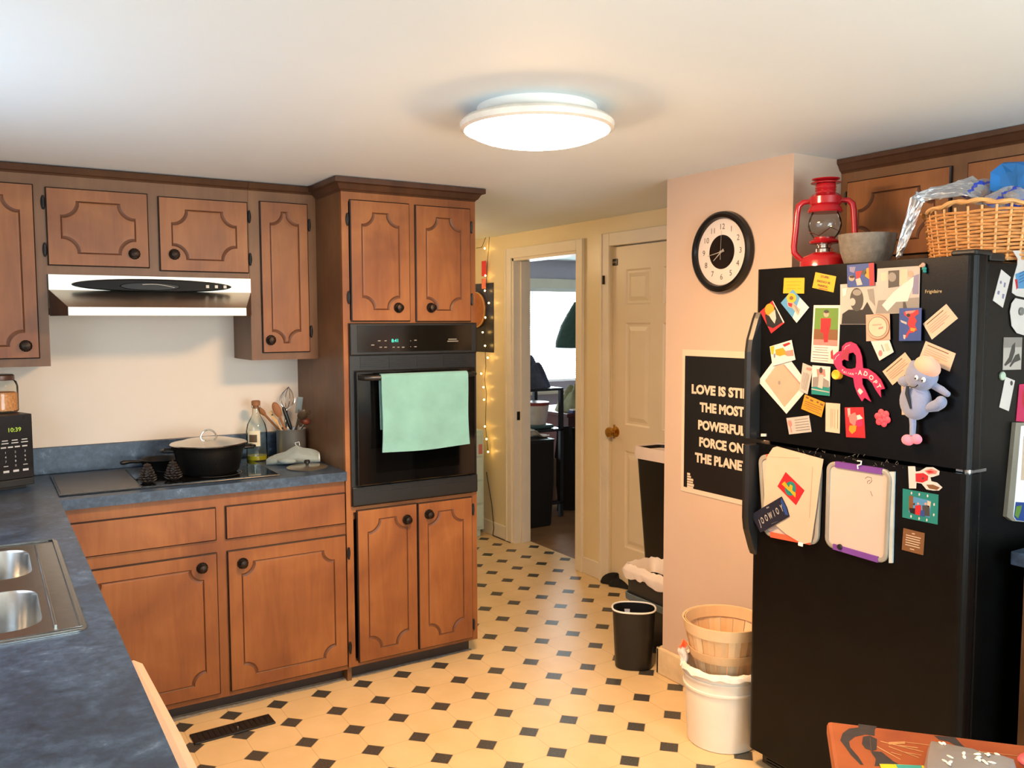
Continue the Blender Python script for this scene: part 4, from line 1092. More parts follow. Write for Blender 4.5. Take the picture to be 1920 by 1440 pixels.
# ================================================================== magnets, cards and boards on the refrigerator
def z_(ox, oy, k): return lambda p: (ox+p[0]/k, oy+p[1]/k)
ZA, ZB, ZCc, ZD, ZE, ZF_, ZGs, ZHs = z_(1400, 480, 6.857), z_(1640, 470, 6.857), z_(1400, 630, 6.857), z_(1620, 630, 6.4), z_(1380, 820, 6), z_(1660, 820, 5.538), z_(1780, 440, 5.143), z_(1780, 700, 4.8)
def C_(name, hexc, **k): return plain('print_'+name, lin(hexc, .60)[:3], .5, var=.04, **k)
P_YEL, P_ORG, P_RED, P_PNK = C_('yellow', '#f2bb1c'), C_('orange', '#f0a01e'), C_('red', '#d8232c'), C_('pink', '#f08f86')
P_BLU, P_SKY, P_TEA, P_GRN = C_('blue', '#2c4f9e'), C_('sky', '#5aa3d8'), C_('teal', '#189088'), C_('green', '#6f9a3c')
P_BLK, P_GRY, P_LGR, P_DGR = C_('black', '#141312'), C_('grey', '#9c9690'), C_('light_grey', '#cfc6be'), C_('dark_grey', '#4b4744')
P_BRN, P_PEA, P_MAG, P_WHT, P_CRM = C_('brown', '#8a5c34'), C_('peach', '#eab39a'), C_('magenta', '#e22a66'), C_('white', '#f3ebe6'), C_('cream', '#efd4b8')
P_LIL = C_('lilac', '#8f8bb0'); P_NVY = C_('navy', '#1b1d33')
PALETTE = [P_WHT, P_CRM, P_YEL, P_ORG, P_RED, P_PNK, P_BLU, P_SKY, P_TEA, P_GRN, P_BLK, P_GRY, P_LGR, P_DGR, P_BRN, P_PEA, P_MAG, P_LIL, P_NVY]
IX = {m.name[6:]: i for i, m in enumerate(PALETTE)}
OUT_F = Vector((-1, 0, 0)); OUT_S = Vector((0, -1, 0))
FS = FY0+.012                                                     # plane of the side wall
def onf(z, lift): return lambda p: at(*z(p), 0, XF)+OUT_F*lift
def ons(z, lift): return lambda p: at(*z(p), 1, FS)+OUT_S*lift
def circ(c, r, n=28, ry=None): return [(c[0]+r*math.cos(2*PI*k/n), c[1]+(ry or r)*math.sin(2*PI*k/n)) for k in range(n)]
def quadmap(q):
    """unit square -> the four corners q (top-left, top-right, bottom-right, bottom-left)"""
    return lambda u, v: tuple((q[0][i]*(1-u)+q[1][i]*u)*(1-v)+(q[3][i]*(1-u)+q[2][i]*u)*v for i in (0, 1))
def bars(q, rows, u0=.12, u1=.88, col='grey', h=.05):
    m = quadmap(q); out = []
    for v, *ends in rows:
        a, b2 = ends if ends else (u0, u1)
        out.append(([m(a, v-h/2), m(b2, v-h/2), m(b2, v+h/2), m(a, v+h/2)], col))
    return out
def card(name, label, cat, zoom, pts, col, details=(), lay=0, th=.0012, side=False, group=None, words=()):
    """a flat thing on the refrigerator: outline, then printed shapes each a hair above the last"""
    fn = ons if side else onf; out = OUT_S if side else OUT_F; base = .0006+lay*.0016
    b = B(); f0 = fn(zoom, base); P = [f0(p) for p in pts]
    b.prism(P, out*th, IX[col])
    for i, (dp, dc) in enumerate(details):
        f = fn(zoom, base+th+.00012*(i % 6)+.00004); Q = [f(p) for p in dp]
        b.prism(Q, out*.0002, IX[dc])
    for (txt, c, size, ang, dc, sx) in words:
        pt = fn(zoom, base+th+.0009)(c)
        if side: M = Matrix(((1, 0, 0), (0, 0, -1), (0, 1, 0))).to_4x4()
        else: M = MF.copy()
        M = M @ Matrix.Rotation(ang, 4, 'Z'); M.translation = pt
        b.text(txt, size, M, IX[dc], sx=sx, bold=.02)
    cen = sum(P, Vector())/len(P)
    used = sorted({f.material_index for f in b.bm.faces}); re = {u: i for i, u in enumerate(used)}
    for f in b.bm.faces: f.material_index = re[f.material_index]
    o = obj(name, b, [PALETTE[u] for u in used], None, cen)
    return tag(o, label, cat, group or 'cards and magnets on the refrigerator')

# --- freezer door
q = [(485, 282), (748, 280), (742, 483), (473, 480)]
card('note', 'plain yellow note high on the freezer door, above the sunflower card', 'note', ZA, q, 'yellow', bars(q, [(.25, .12, .85), (.47, .15, .8), (.68, .15, .6), (.68, .68, .85)], col='orange'))
q = [(890, 208), (1155, 263), (1120, 468), (848, 408)]
card('note', 'yellow magnet with handwritten words, near the top left of the freezer door', 'magnet', ZA, q, 'yellow', bars(q, [(.93, .3, .72)], col='red', h=.05), words=[('STUPID', (1012, 272), .0095, -.20, 'brown', 1.0), ('SHOULD BE', (995, 335), .0095, -.20, 'brown', 1.0), ('PAINFUL!', (985, 388), .0095, -.20, 'brown', 1.0)])
q = [(600, 430), (812, 662), (652, 860), (447, 603)]; m = quadmap(q)
card('picture_card', 'blue and white card with an orange sunflower, tilted, upper left of the freezer', 'card', ZA, q, 'sky', [([m(.45, 0), m(1, 0), m(1, 1), m(.75, 1)], 'white'), (circ((585, 540), 62, 24), 'yellow'), (circ((585, 540), 26, 16), 'brown'), ([(530, 590), (610, 600), (650, 640), (700, 690), (670, 770), (640, 720), (600, 670), (545, 650)], 'peach'), ([(610, 620), (660, 650), (690, 740), (650, 700)], 'grey'), ([(540, 600), (600, 610), (590, 660), (550, 640)], 'red')], 1)
q = [(340, 572), (492, 858), (320, 995), (178, 715)]
card('picture_card', 'red and black tilted card at the far left of the freezer door', 'card', ZA, q, 'red', [([(240, 760), (370, 650), (470, 850), (345, 930), (270, 900)], 'black'), (circ((300, 690), 60, 20, 78), 'orange'), ([(290, 760), (370, 690), (385, 800), (365, 870), (320, 810)], 'light_grey'), ([(335, 575), (352, 590), (490, 850), (478, 862)], 'white')])
q = [(868, 632), (1215, 632), (1145, 1390), (828, 1360)]
q = [(868, 632), (1212, 632), (1190, 1388), (828, 1360)]; m = quadmap(q)
card('bookmark', 'tall photo card of a child in red standing in front of green grass', 'photo', ZA, [(868, 632), (1212, 632), (1190, 1200), (1140, 1388), (828, 1360)], 'white', [([m(.06, .05), m(.93, .05), m(.93, .42), m(.06, .42)], 'green'), ([m(.06, .42), m(.93, .42), m(.93, .60), m(.06, .60)], 'brown'), ([m(.06, .60), m(.93, .60), m(.93, .70), m(.06, .70)], 'pink'), ([(960, 800), (1090, 800), (1085, 900), (1060, 990), (1050, 1110), (1000, 1110), (990, 990), (955, 980)], 'red'), (circ((1030, 745), 34, 18, 42), 'peach'), (circ((1032, 715), 34, 16, 22), 'dark_grey'), ([(1085, 1230), (1110, 1200), (1120, 1330), (1090, 1320)], 'red')]+bars(q, [(.74, .1, .6), (.78, .14, .58), (.82, .06, .62), (.87, .06, .62), (.92, .06, .62), (.965, .06, .62)], h=.012))
q = [(1308, 118), (1590, 95), (1598, 385), (1312, 402)]
card('picture_card', 'blue comic picture card with a red edge at the top of the freezer door', 'card', ZA, [(1308, 118), (1655, 88), (1662, 378), (1312, 402)], 'blue', [([(1590, 95), (1655, 88), (1662, 378), (1600, 384)], 'red'), ([(1560, 160), (1590, 150), (1596, 300), (1540, 260)], 'orange'), ([(1420, 200), (1500, 190), (1480, 270), (1430, 300)], 'red'), (circ((1370, 285), 38, 16), 'peach'), (circ((1375, 268), 34, 12, 18), 'black'), ([(1420, 300), (1480, 280), (1510, 370), (1440, 380)], 'light_grey'), ([(1340, 140), (1420, 140), (1400, 220), (1345, 200)], 'lilac'), (circ((1525, 210), 34, 14), 'dark_grey')], 3)
q = [(1213, 365), (1700, 335), (1690, 880), (1210, 880)]
card('photo', 'large black and white photo of a person in a dark suit on the freezer door', 'photo', ZA, q, 'light_grey', [([(1230, 860), (1240, 745), (1320, 690), (1500, 690), (1560, 590), (1640, 740), (1685, 800), (1685, 876), (1225, 876)], 'black'), (circ((1425, 560), 86, 26, 150), 'dark_grey'), (circ((1430, 470), 55, 18, 40), 'grey'), (circ((1370, 590), 40, 14, 50), 'light_grey'), ([(1560, 430), (1640, 420), (1660, 640), (1590, 560)], 'grey'), ([(1240, 420), (1300, 410), (1290, 500), (1250, 520)], 'white')], 1)
q = [(50, 232), (597, 195), (580, 800), (0, 770)]; q = [(50, 232), (597, 195), (582, 800), (20, 815)]
card('photo', 'pale photo of a couple dancing, at the upper middle of the freezer door', 'photo', ZB, q, 'light_grey', [([(60, 640), (585, 600), (582, 795), (25, 810)], 'grey'), ([(190, 260), (330, 250), (330, 460), (190, 480)], 'dark_grey'), ([(350, 240), (440, 235), (440, 440), (330, 440)], 'cream'), (circ((240, 340), 52, 20, 60), 'grey'), ([(430, 400), (520, 330), (510, 460), (440, 650), (290, 660), (180, 780), (110, 700), (250, 540), (380, 430)], 'white'), (circ((480, 300), 34, 16, 42), 'peach'), ([(500, 330), (585, 300), (580, 560), (500, 560)], 'lilac'), ([(90, 290), (170, 270), (170, 380), (100, 400)], 'cream'), ([(380, 660), (410, 660), (440, 770), (380, 770)], 'dark_grey')], 2)
q = [(1555, 755), (1860, 740), (1868, 1075), (1560, 1095)]
card('square_badge', 'square peach card with a round white badge in the middle of the freezer door', 'card', ZA, q, 'peach', [(circ((1712, 915), 152, 40, 165), 'brown'), (circ((1705, 912), 146, 40, 156), 'peach'), (circ((1708, 912), 122, 36, 132), 'dark_grey'), (circ((1708, 912), 116, 36, 126), 'cream'), ([(1640, 880), (1760, 870), (1760, 890), (1640, 900)], 'peach'), ([(1720, 920), (1780, 905), (1780, 930), (1720, 945)], 'pink')], 4)
q = [(345, 740), (630, 735), (622, 1158), (340, 1160)]
card('picture_card', 'deep blue card with a leaping red figure, right of the round badge', 'card', ZB, q, 'blue', [([(400, 790), (590, 760), (595, 810), (540, 850), (570, 900), (545, 960), (575, 1020), (530, 1050), (470, 1060), (440, 1120), (410, 1110), (480, 1000), (450, 940), (470, 870), (410, 830)], 'red'), ([(420, 780), (560, 765), (520, 800), (430, 820)], 'pink'), (circ((462, 830), 24, 14), 'black'), ([(360, 890), (440, 920), (440, 950), (370, 920)], 'light_grey'), ([(395, 1080), (430, 1085), (420, 1140), (400, 1130)], 'light_grey'), ([(490, 990), (560, 1000), (540, 1040), (490, 1030)], 'orange')], 5)
for nm, z, q, lay in (('cream printed card tilted at the upper right of the freezer door', ZB, [(925, 685), (1075, 870), (740, 1143), (625, 940)], 0), ('cream printed card behind the head of the blue plush toy', ZD, [(745, 60), (1105, 210), (1030, 425), (665, 265)], 0), ('cream printed card between the pink ribbon and the plush toy', ZD, [(500, 195), (625, 360), (350, 590), (230, 425)], 1)):
    if z is ZB or q[0][0] == 500: qq = [q[3], q[0], q[1], q[2]]
    else: qq = q
    card('text_card', nm, 'card', z, q, 'cream', bars(qq, [(.16, .10, .80)], col='brown', h=.05)+bars(qq, [(.34, .08, .86), (.46, .08, .8), (.58, .08, .85), (.70, .1, .6)], col='peach', h=.04), lay)
q = [(450, 565), (570, 580), (600, 950), (458, 945)]
card('text_card', 'cream printed card half hidden behind the body of the plush toy', 'card', ZD, q, 'cream', [([(472, 620), (488, 620), (492, 720), (476, 720)], 'brown')], 0)
q = [(1612, 1090), (1850, 1075), (1908, 1235), (1725, 1345)]
card('text_card', 'small white card with a pink stamp under the round badge', 'card', ZA, q, 'white', [(circ((1738, 1250), 26, 14, 40), 'pink'), ([(1745, 1140), (1755, 1137), (1790, 1225), (1778, 1228)], 'grey'), ([(1790, 1130), (1830, 1120), (1862, 1210), (1815, 1225)], 'cream')], 3)
q = [(310, 135), (590, 50), (640, 305), (345, 385)]
card('picture_card', 'white card with an orange and pink animal drawing above the pink envelope', 'card', ZCc, q, 'white', [([(380, 175), (480, 150), (520, 200), (600, 175), (620, 250), (540, 260), (500, 240), (440, 260), (390, 240)], 'orange'), ([(500, 195), (610, 175), (620, 255), (535, 260)], 'pink'), ([(475, 110), (560, 80), (580, 100), (500, 140)], 'red'), ([(318, 140), (370, 125), (360, 230), (335, 240)], 'yellow'), ([(360, 230), (385, 225), (380, 280), (365, 280)], 'lilac')], 2)
card('envelope', 'large tilted pink and cream envelope at the left of the freezer door', 'envelope', ZCc, [(150, 583), (345, 325), (575, 320), (770, 590), (770, 700), (515, 1000)], 'white', [([(240, 575), (380, 380), (480, 365), (690, 620), (690, 680), (490, 915)], 'peach'), ([(470, 365), (486, 362), (700, 610), (690, 625)], 'pink'), (circ((425, 600), 16, 14, 26), 'grey')], 0)
q = [(735, 345), (868, 400), (795, 750), (690, 700)]; qq = [(690, 700), (735, 345), (868, 400), (795, 750)]
card('text_card', 'narrow pale card with grey print beside the teal picture card', 'card', ZCc, q, 'light_grey', bars(qq, [(.2, .1, .7), (.34, .1, .7), (.48, .1, .72), (.62, .1, .72), (.76, .1, .7)], h=.05)+[([(790, 400), (850, 415), (840, 450), (780, 430)], 'pink')], 2)
q = [(862, 375), (1095, 395), (1082, 770), (850, 745)]; m = quadmap(q)
card('picture_card', 'small teal and white picture card below the child photo', 'card', ZCc, q, 'white', [([m(0, .75), m(1, .68), m(1, 1), m(0, 1)], 'teal'), ([m(.05, .42), m(.5, .35), m(.95, .5), m(.97, .72), m(.5, .7), m(.05, .75)], 'grey'), ([m(.25, .12), m(.7, .1), m(.75, .35), m(.3, .38)], 'pink'), ([m(.4, .3), m(.65, .3), m(.6, .78), m(.35, .74)], 'light_grey'), ([m(0, .8), m(1, .86), m(1, .89), m(0, .84)], 'light_grey'), (circ((975, 440), 22, 12, 40), 'dark_grey')], 3)
q = [(765, 750), (1025, 855), (978, 1043), (718, 935)]
card('note', 'orange note with dark handwriting, tilted, lower left of the freezer door', 'note', ZCc, q, 'orange', bars(q, [(.14, .08, .22), (.2, .30, .45), (.16, .62, .72), (.2, .80, .95)], col='brown', h=.12)+bars(q, [(.40, .08, .9), (.54, .1, .95), (.68, .08, .85), (.82, .2, .95)], col='brown', h=.035), 3)
q = [(515, 1055), (805, 1020), (838, 1232), (550, 1265)]
card('text_card', 'pale printed card with a pink flamingo, lowest left on the freezer door', 'card', ZCc, q, 'light_grey', bars(q, [(.18, .34, .94), (.34, .34, .95), (.5, .34, .95), (.66, .34, .95), (.82, .34, .95)], h=.05)+[([(540, 1085), (575, 1085), (590, 1140), (565, 1175), (540, 1130)], 'pink'), ([(565, 1170), (575, 1168), (590, 1235), (575, 1240)], 'pink')])
q = [(1025, 855), (1210, 870), (1205, 1252), (1022, 1228)]; qq = [q[1], q[2], q[3], q[0]]
card('text_card', 'cream card turned on its side, between the orange note and the red flamingo card', 'card', ZCc, q, 'cream', bars(qq, [(.15, .2, .85)], col='brown', h=.03)+bars(qq, [(.35, .2, .85), (.5, .2, .8), (.62, .2, .85)], col='peach', h=.05), 1)
q = [(1265, 918), (1508, 915), (1530, 1312), (1283, 1300)]
card('picture_card', 'red card with a pink and white flamingo, bottom of the freezer door', 'card', ZCc, q, 'red', [([(1300, 930), (1335, 925), (1340, 1040), (1310, 1040)], 'light_grey'), ([(1315, 1020), (1400, 980), (1440, 1080), (1390, 1160), (1330, 1110)], 'pink'), ([(1420, 1020), (1460, 1010), (1500, 1060), (1430, 1080)], 'white'), (circ((1455, 1120), 48, 18), 'magenta'), ([(1330, 1150), (1420, 1150), (1410, 1220), (1360, 1260), (1320, 1210)], 'orange')])
card('tape_tag', 'tiny white tag stuck at the left end of the freezer door edge', 'tag', ZCc, [(195, 1255), (258, 1255), (258, 1290), (195, 1290)], 'white', th=.004)
# pink ribbon magnet, yellow button, pink flower, little figure
def zr_(p): return (1560+p[0]/12, 640+p[1]/12)
rib = [(90, 320), (180, 235), (280, 215), (290, 110), (380, 30), (480, 10), (600, 60), (680, 180), (730, 340), (755, 600), (880, 620), (1040, 730), (1160, 860), (1250, 1060), (1150, 1085), (1165, 1260), (1040, 1080), (960, 930), (860, 840), (735, 825), (745, 960), (830, 1130), (935, 1355), (790, 1260), (735, 1345), (640, 1190), (570, 1010), (540, 820), (420, 780), (280, 720), (170, 620), (100, 500)]
hole = [(440, 270), (540, 245), (600, 320), (610, 460), (595, 590), (500, 620), (380, 610), (290, 540), (280, 440), (330, 405), (425, 435), (425, 340)]
b = B(); f0, f1 = onf(zr_, .0100), onf(zr_, .0128)
for f in (f0, f1): b.fill([[f(p) for p in rib], [f(p) for p in hole]], 0)
b.loft([[f0(p) for p in rib], [f1(p) for p in rib]], smooth=False); b.loft([[f0(p) for p in hole], [f1(p) for p in hole]], smooth=False)
f2 = onf(zr_, .0129)
def strip(pts, mi, w): b.tube([f2(p) for p in pts], w, 5, mi)
b.prism([onf(zr_, .0129)(p) for p in [(240, 380), (330, 200), (440, 160), (470, 230), (440, 270), (425, 340), (425, 420), (300, 400)]], OUT_F*.0003, 2)
strip([(335, 180), (370, 120), (470, 75)], 1, .0008); strip([(120, 420), (160, 340), (225, 290)], 1, .0008)
for ch, c, a in (('A', (695, 705), 0), ('D', (820, 730), -.35), ('O', (945, 815), -.6), ('P', (1035, 915), -.95), ('T', (1110, 1010), -1.05)):
    M = MF @ Matrix.Rotation(a, 4, 'Z'); M.translation = onf(zr_, .0133)(c); b.text(ch, .0185, M, 1, bold=.03)
for ch, c, a in zip('RALIAN', ((300, 650), (340, 690), (385, 700), (430, 715), (475, 725), (530, 735)), (-.6, -.5, -.3, -.25, -.2, -.15)):
    M = MF @ Matrix.Rotation(a, 4, 'Z'); M.translation = onf(zr_, .0133)(c); b.text(ch, .0085, M, 1, bold=.03)
b.prism([f2(p) for p in circ((605, 715), 12, 10)], OUT_F*.0004, 1)
b.prism([f2(p) for p in [(640, 1110), (680, 1050), (720, 1075), (765, 1130), (700, 1200), (680, 1170)]], OUT_F*.0004, 1)
tag(obj('ribbon_magnet', b, [P_MAG, P_WHT, C_('crimson', '#b2304a')], None, onf(zr_, .01)((600, 600))), 'pink heart ribbon magnet with white lettering on the freezer door', 'magnet', 'cards and magnets on the refrigerator')
b = B(); c = onf(ZCc, .0008)((1190, 495)); b.lathe([(0.0145, 0), (.0145, .0165), (.0125, .018), (.0105, .0165), (0, .0165)], c, OUT_F, 24)
tag(obj('button_magnet', b, plain('magnet_amber', '#f0a52a', .3), None, c), 'round amber magnet below the left loop of the pink ribbon', 'magnet', 'cards and magnets on the refrigerator')
b = B(); c = onf(ZCc, .0008)((1760, 1053))
for k in range(6):
    a = 2*PI*k/6+.3; R = Matrix.Rotation(a, 3, 'X'); b.ball(c+Vector((-.004, .0145*math.sin(a), .0145*math.cos(a))), .0035, .0108, .0122, u=12, v=8, R=Matrix.Rotation(-a, 3, 'X'))
for k in range(6):
    a = 2*PI*k/6; b.ball(c+Vector((-.0070, .008*math.sin(a), .008*math.cos(a))), .0026, .0065, .0072, u=10, v=6)
b.ball(c+Vector((-.009, 0, 0)), .0018, .002, .002, u=8, v=6); b.lathe([(.008, 0), (.008, .004)], c, OUT_F, 14)
tag(obj('flower_magnet', b, plain('flower_coral', '#e8465a', .6, var=.15), None, c), 'coral pink flower magnet on the freezer door', 'magnet', 'cards and magnets on the refrigerator')
b = B(); c = onf(ZB, .0008)((640, 215))
b.ball(c+Vector((-.006, .0, .006)), .006, .006, .007, m=0); b.ball(c+Vector((-.005, -.003, -.004)), .005, .007, .006, m=1); b.ball(c+Vector((-.005, -.005, -.011)), .005, .005, .005, m=1); b.ball(c+Vector((-.006, .006, .004)), .004, .005, .004, m=2)
tag(obj('figure_magnet', b, [P_PEA, P_TEA, P_CRM], None, c), 'tiny peach and teal figure magnet near the top of the freezer door', 'magnet', 'cards and magnets on the refrigerator')

# --- plush toy hanging on the freezer door
PL = plain('plush_blue_grey', '#7f88a6', .95, var=.08, bump=.2, bscale=300, sheen=.4)
pc = onf(ZD, .02)((800, 600))
t = thing('plush_toy', 'blue-grey plush toy with a peach cap and pink feet hanging on the freezer door', 'toy', pc)
g = lambda x, y, l=.024: onf(ZD, l)((x, y))
K = (g(100, 0)-g(0, 0)).length/100                                  # metres per zoom pixel
b = B()
b.ball(g(770, 470, .030), .030, 165*K, 150*K, u=22, v=14)              # head
b.ball(g(680, 775, .024), .024, 165*K, 190*K, u=22, v=14)              # trunk
b.tube([g(820, 560), g(900, 590), g(990, 640), g(1060, 690)], [.009, .010, .010, .008], 12); b.ball(g(1062, 690), .008)
b.tube([g(760, 880), g(850, 850), g(930, 830), g(980, 800)], [.008, .013, .016, .016], 12); b.ball(g(985, 790), .016, .015, .017)
b.tube([g(640, 900), g(650, 1050), g(645, 1185)], [.010, .0085, .0075], 12)
b.ball(g(580, 540, .026), .012, 95*K, 58*K)
b.ball(g(655, 420, .024), .014, 55*K, 110*K)
obj('body', b, PL, t)
b = B(); b.ball(g(855, 365, .036), .026, 135*K, 100*K, u=20, v=12, R=Matrix.Rotation(.45, 3, 'X')); obj('cap', b, plain('plush_peach', '#e3a78f', .95, var=.08, sheen=.4), t, label='peach coloured cap')
for x, y in ((785, 490), (868, 515)):
    b = B(); b.ball(g(x, y, .058), .005, 20*K, 26*K, u=12, v=8); e = obj('eye', b, WHITE, t); b = B(); b.ball(g(x-4, y+8, .0625), .002, 9*K, 11*K, u=10, v=6); obj('pupil', b, BLK, e)
b = B(); b.tube([g(690, 590, .056), g(730, 605, .058), g(775, 600, .060), g(800, 575, .058)], .0016, 6); obj('mouth', b, BLKM, t)
b = B(); b.tube([g(655, 590, .05), g(650, 680, .05), g(672, 760, .05), g(685, 860, .046)], [.004, .006, .005, .003], 8); obj('dark_seam', b, plain('plush_dark', '#20232c', .9), t)
b = B(); b.ball(g(590, 1240), .009, 72*K, 56*K, u=14, v=8); b.ball(g(690, 1230), .009, 62*K, 52*K, u=14, v=8); obj('feet', b, plain('plush_pink', '#e77d99', .95, sheen=.3), t, label='pink feet')

# --- lower door
def board(name, label, quad, zoom, c_strip, side=False, frame='board_frame_grey', lift=.004):
    fn = ons if side else onf; out = OUT_S if side else OUT_F
    m = quadmap(quad); fr = plain(frame, '#8f8a80', .4); f = fn(zoom, .001); P = lambda u, v, l: fn(zoom, l)(m(u, v))
    cen = P(.5, .5, .001)
    t = thing(name, label, 'whiteboard', cen, None)
    def rr(e, l, r=.13):
        asp = (P(1, 0, 0)-P(0, 0, 0)).length/(P(0, 1, 0)-P(0, 0, 0)).length
        return [P(u, v, l) for u, v in [(x, y) for x, y in [(p[0], p[1]) for p in rrect_uv(e, r, asp)]]]
    b = B(); b.loft([rr(0, .002), rr(0, .010), rr(.02, .012), rr(.055, .012), rr(.06, .009)], cap0=True, smooth=False); obj('frame', b, fr, t)
    b = B(); b.loft([rr(.06, .0075), rr(.06, .009)], cap1=True, smooth=False); obj('writing_surface', b, plain('whiteboard_white', '#bfaea3', .25, var=.01), t)
    for v0, v1 in ((-.006, .058), (.942, 1.006)):
        b = B(); L = [[P(.14, v0, l), P(.86, v0, l), P(.86, v1, l), P(.14, v1, l)] for l in (.002, .0135)]; b.loft(L, cap1=True, smooth=False); obj('end_strip', b, c_strip, t)
    return t, P
def rrect_uv(e, r, asp):
    out = []; ru, rv = r, r*asp
    ru2, rv2 = max(.02, ru-e), max(.02, rv-e*asp)
    e2 = e*asp
    for cu, cv, a0 in ((1-e-ru2, e2+rv2, -PI/2), (1-e-ru2, 1-e2-rv2, 0), (e+ru2, 1-e2-rv2, PI/2), (e+ru2, e2+rv2, PI)):
        for k in range(6):
            a = a0+PI/2*k/5; out.append((cu+ru2*math.cos(a), cv+rv2*math.sin(a)))
    return out
t, P = board('whiteboard', 'small whiteboard with orange ends half hidden behind the paper bag', [(270, 180), (985, 275), (945, 1215), (330, 1095)], ZE, plain('strip_orange', '#e8563a', .4))
card('paper_bag', 'creased cream paper bag clipped over the left whiteboard', 'paper bag', ZE, [(500, 98), (1022, 240), (985, 470), (945, 780), (885, 1175), (800, 1190), (740, 1165), (600, 1080), (345, 860), (375, 330), (385, 215), (455, 112)], 'cream', [([(385, 215), (390, 212), (760, 225), (760, 232)], 'peach'), ([(900, 330), (906, 330), (870, 900), (862, 900)], 'peach')], 9, .0016)
b = B(); c = onf(ZE, .0166)((770, 1195)); b.box(c.x-.004, c.x, c.y-.009, c.y+.009, c.z-.006, c.z+.006, bev=.002); tag(obj('clip', b, WHITEP, None, c), 'small white clip at the bottom of the paper bag', 'clip')
q = [(600, 385), (810, 590), (715, 755), (508, 545)]
card('sticker_card', 'red card with a yellow and blue emblem on the cream paper bag', 'card', ZE, q, 'red', [(circ((655, 570), 62, 28, 80), 'teal'), ([(555, 520), (590, 490), (640, 560), (650, 520), (680, 540), (675, 590), (715, 620), (710, 672), (650, 600), (630, 590), (600, 560)], 'yellow')], 10)
q = [(215, 875), (560, 662), (650, 860), (320, 1070)]
def zpl(p): return (1410+p[0]/16, 920+p[1]/16)
card('licence_plate', 'small dark blue number plate magnet with silver letters over the paper bag', 'plate', zpl, [(80, 700), (1010, 155), (1170, 480), (1245, 750), (480, 1190), (370, 1230), (250, 1000)], 'navy', [([(1010, 200), (1150, 490), (1215, 720), (1120, 700), (980, 300)], 'blue'), ([(100, 720), (300, 610), (420, 900), (330, 1050)], 'navy')], 11, words=[(ch, c, .030, .47, 'light_grey', .50) for ch, c in zip('JOOWIOY', ((365, 950), (440, 880), (560, 805), (680, 735), (790, 670), (890, 600), (1020, 510)))]+[('MW', (600, 490), .0075, .47, 'light_grey', .9)]+[('- - - - - -', (800, 930), .007, .47, 'light_grey', 1.2)])
PUR = plain('strip_purple', '#6d3f8f', .4)
t, P = board('whiteboard', 'clean whiteboard with purple ends in the middle of the lower fridge door', [(1045, 258), (1772, 368), (1722, 1425), (1022, 1218)], ZE, PUR)
b = B(); e = lambda x, y, l: onf(ZE, l)((x, y))
b.tube([e(1395, 260, .012), e(1445, 265, .014), e(1445, 300, .016), e(1405, 310, .016), e(1405, 350, .014)], .0022, 6); obj('hook', b, WHITEP, t, label='white hook')
b = B(); b.lathe([(.0085, 0), (.0085, .004), (.007, .006), (0, .006)], e(1200, 1225, .012), OUT_F, 20); obj('magnet_button', b, BLKM, t, label='round black magnet')
b = B()
for pts in ([(1475, 460), (1500, 440), (1545, 450), (1550, 490), (1520, 520)], [(1535, 600), (1550, 640), (1558, 660)], [(1505, 520), (1500, 490), (1530, 480)]): b.tube([e(x, y, .0093) for x, y in pts], .0006, 4)
obj('scribble', b, P_DGR, t)
b = B(); q = [e(1740, 385, .0012), e(1800, 385, .0012), e(1775, 1410, .0012), e(1735, 1410, .0012)]; b.prism(q, OUT_F*.006); tag(obj('notepad', b, plain('pad_blue_grey', '#aab4b4', .6), None, q[0]), 'pale pad wedged behind the right edge of the purple-ended whiteboard', 'notepad')
def zf(p): return ZF_(p)
card('sticker', 'white cut-out magnet of a dog head with long ears, turned on its side', 'magnet', zf, [(240, 300), (312, 300), (318, 355), (360, 350), (430, 310), (500, 310), (565, 350), (560, 390), (500, 410), (470, 415), (480, 455), (540, 470), (595, 520), (560, 552), (500, 552), (430, 540), (380, 480), (325, 470), (322, 530), (250, 530)], 'white', [([(318, 375), (400, 370), (450, 400), (445, 445), (390, 470), (320, 460)], 'red'), ([(410, 345), (480, 325), (545, 350), (530, 380), (450, 385)], 'pink'), ([(430, 490), (500, 490), (570, 520), (540, 545), (460, 530)], 'brown'), ([(430, 350), (470, 345), (520, 360), (460, 372)], 'red'), (circ((395, 425), 10, 10), 'dark_grey')])
q = [(185, 532), (555, 595), (545, 905), (180, 830)]; m = quadmap(q)
card('picture_card', 'teal card with white drops around a small group photo on the fridge door', 'card', zf, q, 'teal', [([m(.18, .2), m(.8, .25), m(.78, .82), m(.18, .78)], 'sky'), ([m(.18, .2), m(.3, .2), m(.3, .7), m(.18, .72)], 'brown'), ([m(.36, .5), m(.52, .45), m(.55, .82), m(.36, .8)], 'red'), ([m(.56, .45), m(.76, .42), m(.78, .78), m(.58, .8)], 'dark_grey'), ([m(.52, .62), m(.62, .62), m(.64, .82), m(.5, .82)], 'blue'), ([m(.2, .62), m(.36, .6), m(.36, .8), m(.22, .78)], 'black'), (circ(m(.32, .46), 12, 10), 'peach'), (circ(m(.44, .42), 12, 10), 'peach'), (circ(m(.65, .38), 13, 10), 'peach'), ([m(.70, .26), m(.8, .28), m(.78, .48), m(.7, .45)], 'cream')]+[(circ(m(u, v), 8, 8, 16), 'white') for u, v in ((.25, .1), (.47, .1), (.7, .1), (.89, .35), (.89, .7), (.25, .9), (.48, .92), (.7, .92))], words=[('Paws Garden', m(.10, .5), .0085, PI/2, 'light_grey', .8)][:0])
q = [(195, 942), (413, 995), (398, 1222), (178, 1165)]
